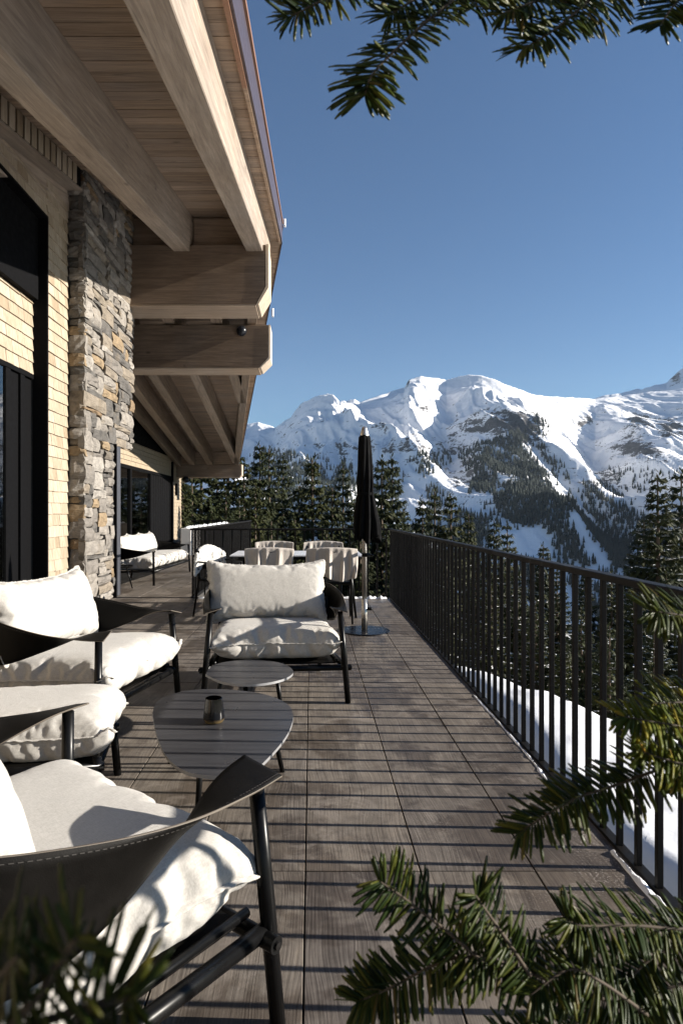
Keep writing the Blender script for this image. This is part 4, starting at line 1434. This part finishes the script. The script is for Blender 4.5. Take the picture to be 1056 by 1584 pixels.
def throw(loc, rz, w, hang_out, hang_in, seed, mat, label, name='throw_blanket', thick=.012, top=.835, folds=1.0, fl=0.0, sag=.012):
    """blanket over a chair back; local +y is the outer side of the back"""
    e = random.Random(seed)
    NX, NS = 56, 44
    L = hang_out + hang_in + .07
    V, F = [], []
    ph = [e.uniform(0, 6.28) for _ in range(4)]
    for j in range(NS + 1):
        s = j / NS * L
        for i in range(NX + 1):
            a = i / NX * 2 - 1
            yb = .255 - .05 * a * a
            if s < hang_out:
                h = (hang_out - s)
                y, z = yb + .022 + .03 * (1 - h / .3) * 0, top - h
                sg = 1
            elif s < hang_out + .07:
                q_ = (s - hang_out) / .07 * math.pi
                h = 0
                y, z = yb + .022 * math.cos(q_), top + .022 * math.sin(q_)
                sg = math.cos(q_)
            else:
                h = s - hang_out - .07
                y, z = yb - .022, top - h
                sg = -1
            amp = folds * (.004 + .15 * min(h, .3) ** 1.05)
            f = amp * (math.sin(13 * a + ph[0] + 3 * h) * .6 + math.sin(23 * a + ph[1] - 5 * h) * .4 + .4 * math.sin(7 * a + ph[2]))
            f = max(f, -.004) + .004
            edge = 1 + .05 * math.sin(9 * h + ph[3])
            zz = z + .03 * math.sin(4 * a + ph[1]) * (h > 0) * min(1, h * 4) - sag * a * a
            V.append((a * w / 2 * edge, y + sg * f, zz))
    for j in range(NS):
        for i in range(NX):
            F.append((j * (NX + 1) + i, j * (NX + 1) + i + 1, (j + 1) * (NX + 1) + i + 1, (j + 1) * (NX + 1) + i))
    o = obj(name, V, F, mat, None, True)
    o.location, o.rotation_euler = loc, (0, 0, rz)
    md = o.modifiers.new('t', 'SOLIDIFY'); md.thickness = thick; md.offset = 1
    md = o.modifiers.new('s', 'SUBSURF'); md.levels = md.render_levels = 1
    if fl:
        tx = bpy.data.textures.new('fleece', 'CLOUDS'); tx.noise_scale = .025
        md = o.modifiers.new('d', 'DISPLACE'); md.texture = tx; md.strength = fl
    return tag(o, label, 'blanket', 'throws over the dining chairs')
for (x, y, rz, lab, tw) in [
    (-.47, 7.22, R(180), 'near left dining chair with its back to the armchairs', (.53, .26, .2, 1, 'beige throw over the near left dining chair back')),
    (.235, 7.22, R(180), 'near right dining chair beside the parasol', (.56, .33, .22, 2, 'beige throw over the near right dining chair back, hanging lowest')),
    (-.50, 8.28, 0, 'far left dining chair facing the armchairs', (.54, .2, .13, 3, 'beige throw over the far left dining chair back')),
    (.165, 8.28, 0, 'far right dining chair against the end railing', (.54, .2, .13, 5, 'beige throw over the far right dining chair back'))]:
    dining_chair((x, y, 0), rz, lab)
    throw((x, y, 0), rz, tw[0], tw[1], tw[2], tw[3], m_throw, tw[4], folds=1.5, sag=.02)
dining_chair((-1.05, 7.50, 0), R(58), 'dining chair at the left head of the table under a sheepskin')
throw((-1.05, 7.50, 0), R(58), .54, .2, .22, 9, m_sheep, 'white sheepskin over the head dining chair', 'sheepskin', .035, .83, .8, .02, .10)

# ------------------------------------------------------------------ bench sofa on the wing
so = empty('sofa', (-3.02, 11.85, 0), R(90 - 3))
tag(so, 'long black framed sofa with white cushions near the wing window', 'sofa')
HL = 1.24
for sx in (-1, 1):
    MB().tube([(sx * HL, -.42, 0), (sx * (HL - .04), -.40, .58)], .02, 12).build('leg', m_black, so, True)
    MB().tube([(sx * (HL - .06), .42, 0), (sx * (HL - .03), .36, .60)], .02, 12).build('leg', m_black, so, True)
    MB().tube([(sx * (HL - .03), -.41, .24), (sx * (HL - .05), .39, .22)], .018, 12).build('side_rail', m_black, so, True)
    E1 = [(sx * (HL - .02), -.44, .56), (sx * (HL + .02), -.1, .60), (sx * (HL - .02), .25, .66), (sx * (HL - .2), .43, .69)]
    E2 = [(sx * (HL - .1), -.42, .585), (sx * (HL - .04), -.1, .48), (sx * (HL - .06), .22, .42), (sx * (HL - .22), .40, .40)]
    ribbon('leather_arm', E1, E2, 30, 4, so)
MB().tube([(0, .40, 0), (0, .37, .24)], .018, 10).build('leg', m_black, so, True)
for y in (-.40, .37):
    MB().tube([(-HL, y, .235), (HL, y, .235)], .02, 12).build('frame_rail', m_black, so, True)
MB().bbox((-HL + .05, -.38, .25), (HL - .05, .36, .262), .003).build('seat_base', m_leather, so)
V, F = [], []
for i in range(21):
    x = (i / 20 * 2 - 1) * (HL - .2)
    V += [(x, .40, .40), (x, .43, .68)]
for i in range(20):
    F.append((2 * i, 2 * i + 2, 2 * i + 3, 2 * i + 1))
obj('back_panel', V, F, m_leather, so, True).modifiers.new('t', 'SOLIDIFY').thickness = .006
for k in range(5):
    cushion('seat_cushion', (seatA, seatB)[k % 2], so, (-.96 + .48 * k, -.03, .36), (R(-2), 0, 0), (.58, .98, .95))
for k in range(3):
    cushion('back_cushion', (backB, backA)[k % 2], so, (-.78 + .66 * k, .26, .64), (R(72), 0, 0), (.80, .92, 1.0))
st_ = empty('side_table', (-3.13, 10.05, 0), R(20))
tag(st_, 'small black three legged table at the near end of the sofa', 'table')
smooth_angle(MB().lathe([(0.0001, .36), (.25, .36), (.26, .375), (.265, .385), (.26, .385), (.25, .371), (0.0001, .371)], 40).build('table_top', m_black, st_), 40)
for k in range(3):
    w = 2 * math.pi * k / 3 + 0.25
    MB().tube([(.26 * math.cos(w), .26 * math.sin(w), 0), (.16 * math.cos(w), .16 * math.sin(w), .36)], [.010, .013], 10).build('leg', m_black, st_, True)

# ------------------------------------------------------------------ spruces
def spruce_mesh(seed, snow, whorls=40, rad=0.17, dens=1.0):
    rg = random.Random(seed)
    V, F, MI = [], [], []
    lean = rg.uniform(-.01, .01)
    def card(p, d, side, L, W, mi, droop):
        # narrow drooping spray of needles: four faces, kinked
        up = side.cross(d).normalized()
        m_ = p + d * (L * .5) + up * (L * .06)
        q_ = p + d * L - Vector((0, 0, droop * L))
        b = len(V)
        V.extend([p, m_ + side * W, q_, m_ - side * W, m_ + up * W * .35])
        F.extend([(b, b + 1, b + 4), (b + 1, b + 2, b + 4), (b + 2, b + 3, b + 4), (b + 3, b, b + 4)])
        MI.extend([mi] * 4)
    for w in range(whorls):
        t = (w + rg.uniform(-.3, .3)) / whorls
        z = .06 + .93 * max(0, t)
        prof_ = (1 - t) ** 0.95 * (1 - .25 * math.exp(-t * 9))
        Rw = rad * prof_ * rg.uniform(.82, 1.12) + .006
        nb = max(4, int(9 * (1 - .45 * t)))
        off = rg.uniform(0, 6.28)
        for k in range(nb):
            if rg.random() < .06: continue
            a = off + 2 * math.pi * (k + rg.uniform(-.3, .3)) / nb
            L = Rw * rg.choice([rg.uniform(.55, .85), rg.uniform(.8, 1.1), rg.uniform(.95, 1.25)])
            out = Vector((math.cos(a), math.sin(a), 0))
            sd = Vector((-math.sin(a), math.cos(a), 0))
            rise = .6 * t - .34 + rg.uniform(-.1, .1)
            p0 = Vector((lean * z, 0, z))
            def bp(f):
                return p0 + out * (L * f) + Vector((0, 0, L * (rise * f - .30 * f * f * (1 - t) + .16 * f ** 3)))
            br_snow = rg.random() < snow
            nt = max(4, int((6 + 330 * L) * dens * .5))
            for i in range(nt):
                f = .15 + .85 * (i + rg.random()) / nt
                p = bp(f)
                tl = (.017 + .26 * L * (1 - f) ** .7) * rg.uniform(.6, 1.2)
                tl = min(tl, .042)
                for s in (-1, 1):
                    d = (out * rg.uniform(.45, .9) + sd * s * rg.uniform(.5, 1.0) + Vector((0, 0, rg.uniform(-.45, .12)))).normalized()
                    s2 = d.cross(Vector((0, 0, 1)))
                    s2 = (s2.normalized() + Vector((rg.uniform(-.4, .4), rg.uniform(-.4, .4), rg.uniform(-.5, .5)))).normalized()
                    mi = 0
                    card(p + (Vector((0, 0, .003)) if mi else Vector()), d, s2, tl, tl * (.22 if mi == 0 else .24), mi, rg.uniform(.05, .45))
            if br_snow:
                for f0 in (.30, .48, .66, .82):
                    if rg.random() < .7:
                        ls = L * rg.uniform(.2, .34)
                        dd = (bp(min(1, f0 + .2)) - bp(f0)).normalized()
                        card(bp(f0) + Vector((0, 0, .0035)) + sd * rg.uniform(-.08, .08) * L, (dd + sd * rg.uniform(-.5, .5)).normalized(), sd, ls, min(.014, ls * rg.uniform(.25, .5)), 1, .15)
            card(bp(.8), (bp(1) - bp(.8)).normalized(), sd, max(.25 * L, .015), .006, 0, .1)
    # leader
    for k in range(10):
        a = k * 2.4
        card(Vector((0, 0, .955 + .004 * k)), Vector((math.cos(a) * .5, math.sin(a) * .5, .75)).normalized(), Vector((-math.sin(a), math.cos(a), 0)), .016, .003, 0, 0)
    me = bpy.data.meshes.new('crown')
    me.from_pydata(V, [], F)
    me.materials.append(m_spruce)
    me.materials.append(m_snow)
    me.polygons.foreach_set('material_index', MI)
    me.update()
    tr = MB().tube([(0, 0, -.02), (lean * .5, 0, .5), (lean, 0, .985)], [.014, .008, .0015], 8)
    mt = bpy.data.meshes.new('trunk')
    mt.from_pydata(tr.V, [], tr.F)
    mt.materials.append(m_bark)
    return me, mt
SP = [spruce_mesh(1, .03, 46, .19, 1.3), spruce_mesh(2, .06, 50, .165, 1.3), spruce_mesh(3, .5, 44, .20, 1.25), spruce_mesh(4, .8, 44, .18, 1.25), spruce_mesh(5, .02, 40, .225, 1.35), spruce_mesh(6, .04, 36, .20, 1.2), spruce_mesh(7, .7, 38, .215, 1.2)]
print('spruce tris', [len(a.polygons) for a, b_ in SP])
def spruce(u, vtop, d, var, label, group='spruces standing round the terrace', wide=1.0, rz=None, minh=6.0):
    top = P(u, vtop, d)
    g = float(ground(np.array([top.x]), np.array([top.y]))[0])
    h = max(top.z - g + .3, minh)
    e = empty('spruce_tree', (top.x, top.y, top.z - h), rz if rz is not None else (u * .37) % 6.28)
    for nm, me_ in (('crown', SP[var][0]), ('trunk', SP[var][1])):
        inst(nm, me_, e, (0, 0, 0), (0, 0, 0), (h * wide, h * wide, h))
    tag(e, label, 'tree', group)
    return e
main_trees = [
    (262, 640, 36, 4, 'broad green spruce half hidden behind the chalet corner', 1.25), (312, 668, 33, 4, 'dense olive spruce directly under the far eave', 1.25),
    (352, 640, 38, 0, 'tall olive spruce whose top hides behind the roof edge', 1.15), (399, 682, 36, 0, 'dark spruce with the highest visible tip, right of the roof edge', 1.0),
    (418, 688, 40, 5, 'slim spruce close behind the one with the highest tip', 1.0), (438, 700, 44, 2, 'frosted spruce third right of the roof edge', 1.0),
    (486, 704, 37, 1, 'full spruce standing alone left of the parasol', 1.12), (530, 712, 42, 5, 'narrow spruce just left of the closed parasol', .95),
    (590, 703, 38, 4, 'broad spruce just right of the closed parasol', .95), (606, 701, 41, 0, 'spruce tip behind the broad one right of the parasol', .9),
    (651, 766, 36, 0, 'low spruce, leftmost of the three above the railing corner', 1.0), (673, 754, 34, 5, 'low spruce, middle of the three above the railing corner', 1.05),
    (696, 760, 33, 4, 'low sunny spruce, right one of the three above the railing corner', 1.0), (722, 790, 36, 0, 'small spruce peeking over the railing right of the three', .9),
    (765, 800, 30, 3, 'sunlit snowy spruce top above the middle of the railing', 1.0), (784, 806, 32, 6, 'second sunlit snowy spruce top above the middle of the railing', .9),
    (838, 838, 28, 2, 'dark spruce tip just above the railing right of the snowy pair', 1.0),
    (1019, 727, 21, 3, 'big snow laden spruce at the right edge of the view', 1.15), (1054, 724, 23, 6, 'big dark spruce cut by the right picture edge', 1.2),
    (992, 800, 26, 3, 'snowy spruce behind the left flank of the big right one', 1.2)]
for t_ in main_trees:
    spruce(t_[0], t_[1], t_[2], t_[3], t_[4], wide=t_[5])
rf = random.Random(31)
fill = 'snow dusted spruce among the dense trees seen through the railing bars'
for (u, v, d) in [(640, 850, 26), (690, 862, 24), (735, 868, 21), (800, 872, 20), (862, 880, 19), (905, 885, 22), (945, 880, 18), (760, 905, 16), (830, 925, 15), (900, 930, 14.5), (980, 900, 16),
                  (700, 905, 19), (1030, 880, 18), (1075, 860, 16), (660, 900, 22), (560, 815, 30), (505, 815, 31), (455, 800, 30), (420, 805, 28), (370, 775, 30), (330, 785, 29), (620, 815, 31), (463, 742, 41), (509, 750, 40), (570, 745, 41), (377, 712, 34), (395, 745, 31), (548, 770, 36), (625, 775, 44), (298, 715, 31), (336, 725, 34), (284, 745, 28), (350, 760, 27),
                  (940, 960, 13), (1010, 950, 14), (870, 980, 13.5)]:
    spruce(u, v + rf.uniform(-6, 6), d, rf.choice([2, 3, 6, 3, 6]) if u > 620 else rf.choice([0, 1, 4, 5]), fill if u > 620 else 'green spruce filling the wall of trees behind the terrace end', 'spruces seen through the railing' if u > 620 else 'spruces behind the terrace end', 1.15, minh=5)

# ------------------------------------------------------------------ fir branches near the lens
def needle_set(q, p, d, up, L, wd, rg):
    """one flat bent needle with a diamond section"""
    s = d.cross(up).normalized()
    n = s.cross(d).normalized()
    pts = [(0, .45, 0), (.35, 1.0, .02), (.85, .95, -.01), (1.0, .45, -.04)]
    b = len(q.V)
    for f, w_, bend in pts:
        c = p + d * (L * f) + n * (bend * L)
        q.V.extend([c + s * wd * w_, c + n * wd * .35 * w_, c - s * wd * w_, c - n * wd * .35 * w_])
    for r_ in range(3):
        for k in range(4):
            q.F.append((b + 4 * r_ + k, b + 4 * r_ + (k + 1) % 4, b + 4 * r_ + 4 + (k + 1) % 4, b + 4 * r_ + 4 + k))
    q.F.append((b + 12, b + 13, b + 14, b + 15))
def fir_branch(label, twigs, up=(0, 0, 1), L=.0285, wd=.0014, seed=0, step=.0022, mat=None):
    rg = random.Random(seed)
    first = P(*twigs[0][0])
    e = empty('fir_branch', first)
    for tw in twigs:
        pts = spline([P(*p) - first for p in tw], 40)
        n = len(pts)
        MB().tube(pts, [0.0017 * (1 - .62 * i / (n - 1)) for i in range(n)], 8).build('twig', m_twig, e, True)
    q = MB()
    for ti, tw in enumerate(twigs):
        pts = spline([P(*p) - first for p in tw], 60)
        tot = sum((pts[i + 1] - pts[i]).length for i in range(60))
        N = int(tot / step)
        U = (Vector(up) + Vector((rg.uniform(-.25, .25), rg.uniform(-.25, .25), 0))).normalized()
        for i in range(N):
            f = (i + rg.random()) / N
            k = min(int(f * 60), 59)
            p = pts[k].lerp(pts[k + 1], f * 60 - k)
            t = (pts[k + 1] - pts[k]).normalized()
            s = t.cross(U).normalized()
            u2 = s.cross(t).normalized()
            for sg in (-1, 1):
                ang = rg.gauss(0.10, 0.17)
                fw = rg.uniform(.22, .5) + (.9 * max(0, f - .85) / .15)
                d = (s * sg * math.cos(ang) + u2 * math.sin(ang) + t * fw + Vector((0, 0, -.12))).normalized()
                ln = L * rg.choice([rg.uniform(.5, .8), rg.uniform(.75, 1.1), rg.uniform(.85, 1.25)]) * (1 - .35 * max(0, f - .8) / .2)
                needle_set(q, p, d, u2 + Vector((rg.uniform(-.35, .35), rg.uniform(-.35, .35), 0)), ln, wd * rg.uniform(.85, 1.15), rg)
            if rg.random() < .22:
                d = (u2 * rg.uniform(.5, 1) + s * rg.uniform(-.6, .6) + t * .7).normalized()
                needle_set(q, p, d, s, L * rg.uniform(.5, .75), wd * .9, rg)
    o = q.build('needles', mat or m_needle, e, True)
    o['kind'] = 'stuff'
    return tag(e, label, 'branch', 'fir branches close to the camera')
fir_branch('dark fir branch hanging into the top of the sky, nearest the roof', [
    [(800, -132, .56), (710, -12, .53), (645, 46, .51), (580, 110, .50), (564, 148, .50)],
    [(640, -110, .56), (560, -35, .53), (490, 5, .52), (445, 28, .52)],
    [(745, -90, .55), (690, -25, .54), (640, 0, .53), (600, 25, .53)],
    [(800, -110, .6), (755, -40, .58), (735, 10, .57)]], up=(.15, -.75, .6), seed=1, L=.035, step=.0024)
fir_branch('fir branch at the top edge of the sky, right of the longest one', [
    [(1010, -120, .56), (930, -20, .54), (862, 42, .53), (808, 76, .53)],
    [(960, -100, .57), (880, -20, .55), (820, 5, .54), (775, 22, .54)],
    [(990, -80, .56), (950, -25, .56), (905, 30, .55)]], up=(.1, -.75, .6), seed=2, L=.034, step=.0023)
fir_branch('short fir twig in the top right picture corner', [
    [(1180, -90, .56), (1100, -30, .55), (1050, 0, .54), (1020, 40, .54)]], up=(.1, -.75, .6), seed=3)
fir_branch('short fir twig at the right edge level with the railing top, with added unseen shading twigs', [
    [(1200, 985, .55), (1100, 960, .52), (1040, 950, .51), (1005, 945, .51)],
    [(1200, 985, .55), (1290, 985, .40), (1400, 985, .25), (1650, 990, .13), (2900, 1000, .06)],  # from here on: unseen twigs added to shade the bottom left fir tip
    [(1230, 1000, .50), (1330, 1020, .36), (1470, 1060, .22), (1900, 1130, .11)],
    [(1240, 960, .50), (1330, 930, .36), (1480, 900, .22), (1900, 860, .11)],
    [(1230, 1010, .50), (1350, 1060, .34), (1500, 1140, .21), (2000, 1290, .11)],
    [(1245, 940, .50), (1350, 890, .34), (1500, 830, .21), (2000, 720, .11)]], up=(-.1, -.5, .8), seed=4)
fir_branch('sunlit yellow green fir sprays at the right edge below the railing top', [
    [(1220, 1120, .52), (1110, 1130, .50), (1030, 1120, .49), (960, 1108, .49)],
    [(1160, 1180, .50), (1090, 1190, .48), (1030, 1175, .48), (985, 1160, .48)],
    [(1150, 1080, .53), (1080, 1085, .52), (1010, 1088, .51)],
    [(1180, 1230, .5), (1100, 1215, .49), (1040, 1200, .48)]], up=(-.2, -.55, .8), seed=5, mat=m_needle_sunlit)
fir_branch('slender fir twig reaching left across the railing foot', [
    [(1180, 1150, .52), (1050, 1180, .50), (960, 1212, .49), (880, 1240, .48), (800, 1290, .48)]], up=(-.1, -.6, .75), seed=6)
fir_branch('large fir branch over the tiles in the bottom right corner', [
    [(1200, 1640, .50), (1000, 1570, .48), (860, 1520, .47), (720, 1480, .46), (600, 1530, .46), (552, 1550, .46)],
    [(760, 1500, .46), (690, 1440, .46), (625, 1390, .46), (585, 1362, .46)],
    [(820, 1510, .46), (780, 1450, .46), (745, 1400, .455), (735, 1385, .455)],
    [(930, 1560, .48), (850, 1600, .47), (780, 1620, .46)],
    [(1000, 1570, .47), (930, 1520, .46), (880, 1500, .46), (820, 1540, .45)]], up=(-.1, -.6, .75), seed=7)
fir_branch('fir spray in front of the railing foot at the right edge', [
    [(1220, 1400, .52), (1080, 1435, .50), (980, 1432, .49), (900, 1432, .48), (875, 1420, .48)],
    [(1090, 1440, .5), (1010, 1480, .49), (960, 1530, .48)],
    [(1200, 1540, .5), (1100, 1520, .49), (1030, 1530, .48), (990, 1560, .48)]], up=(-.1, -.6, .75), seed=8)
fir_branch('blurred dark fir tip in the bottom left corner', [
    [(-150, 1760, .165), (-30, 1640, .15), (60, 1540, .145), (120, 1450, .142)],
    [(-140, 1700, .165), (0, 1610, .15), (130, 1560, .145), (210, 1545, .142)],
    [(-120, 1600, .16), (-30, 1540, .15), (30, 1480, .145)]], up=(.1, -.6, .75), seed=9, step=.0024, L=.019, wd=.0009)

# ------------------------------------------------------------------ thin mountain air
def haze_box():
    b = MB().box((-5300, -60, -260), (6300, 5600, 1180))
    m = bpy.data.materials.new('mountain air')
    m.use_nodes = True
    t = m.node_tree
    t.nodes.clear()
    o = t.nodes.new('ShaderNodeOutputMaterial')
    v = t.nodes.new('ShaderNodeVolumePrincipled')
    v.inputs['Color'].default_value = (0.72, 0.86, 1.0, 1)
    v.inputs['Density'].default_value = 2.3e-5
    v.inputs['Anisotropy'].default_value = 0.0
    t.links.new(v.outputs[0], o.inputs['Volume'])
    h = b.build('haze', m)
    return tag(h, 'thin bluish mountain air over the valley', 'haze', kind='stuff')
haze_box()
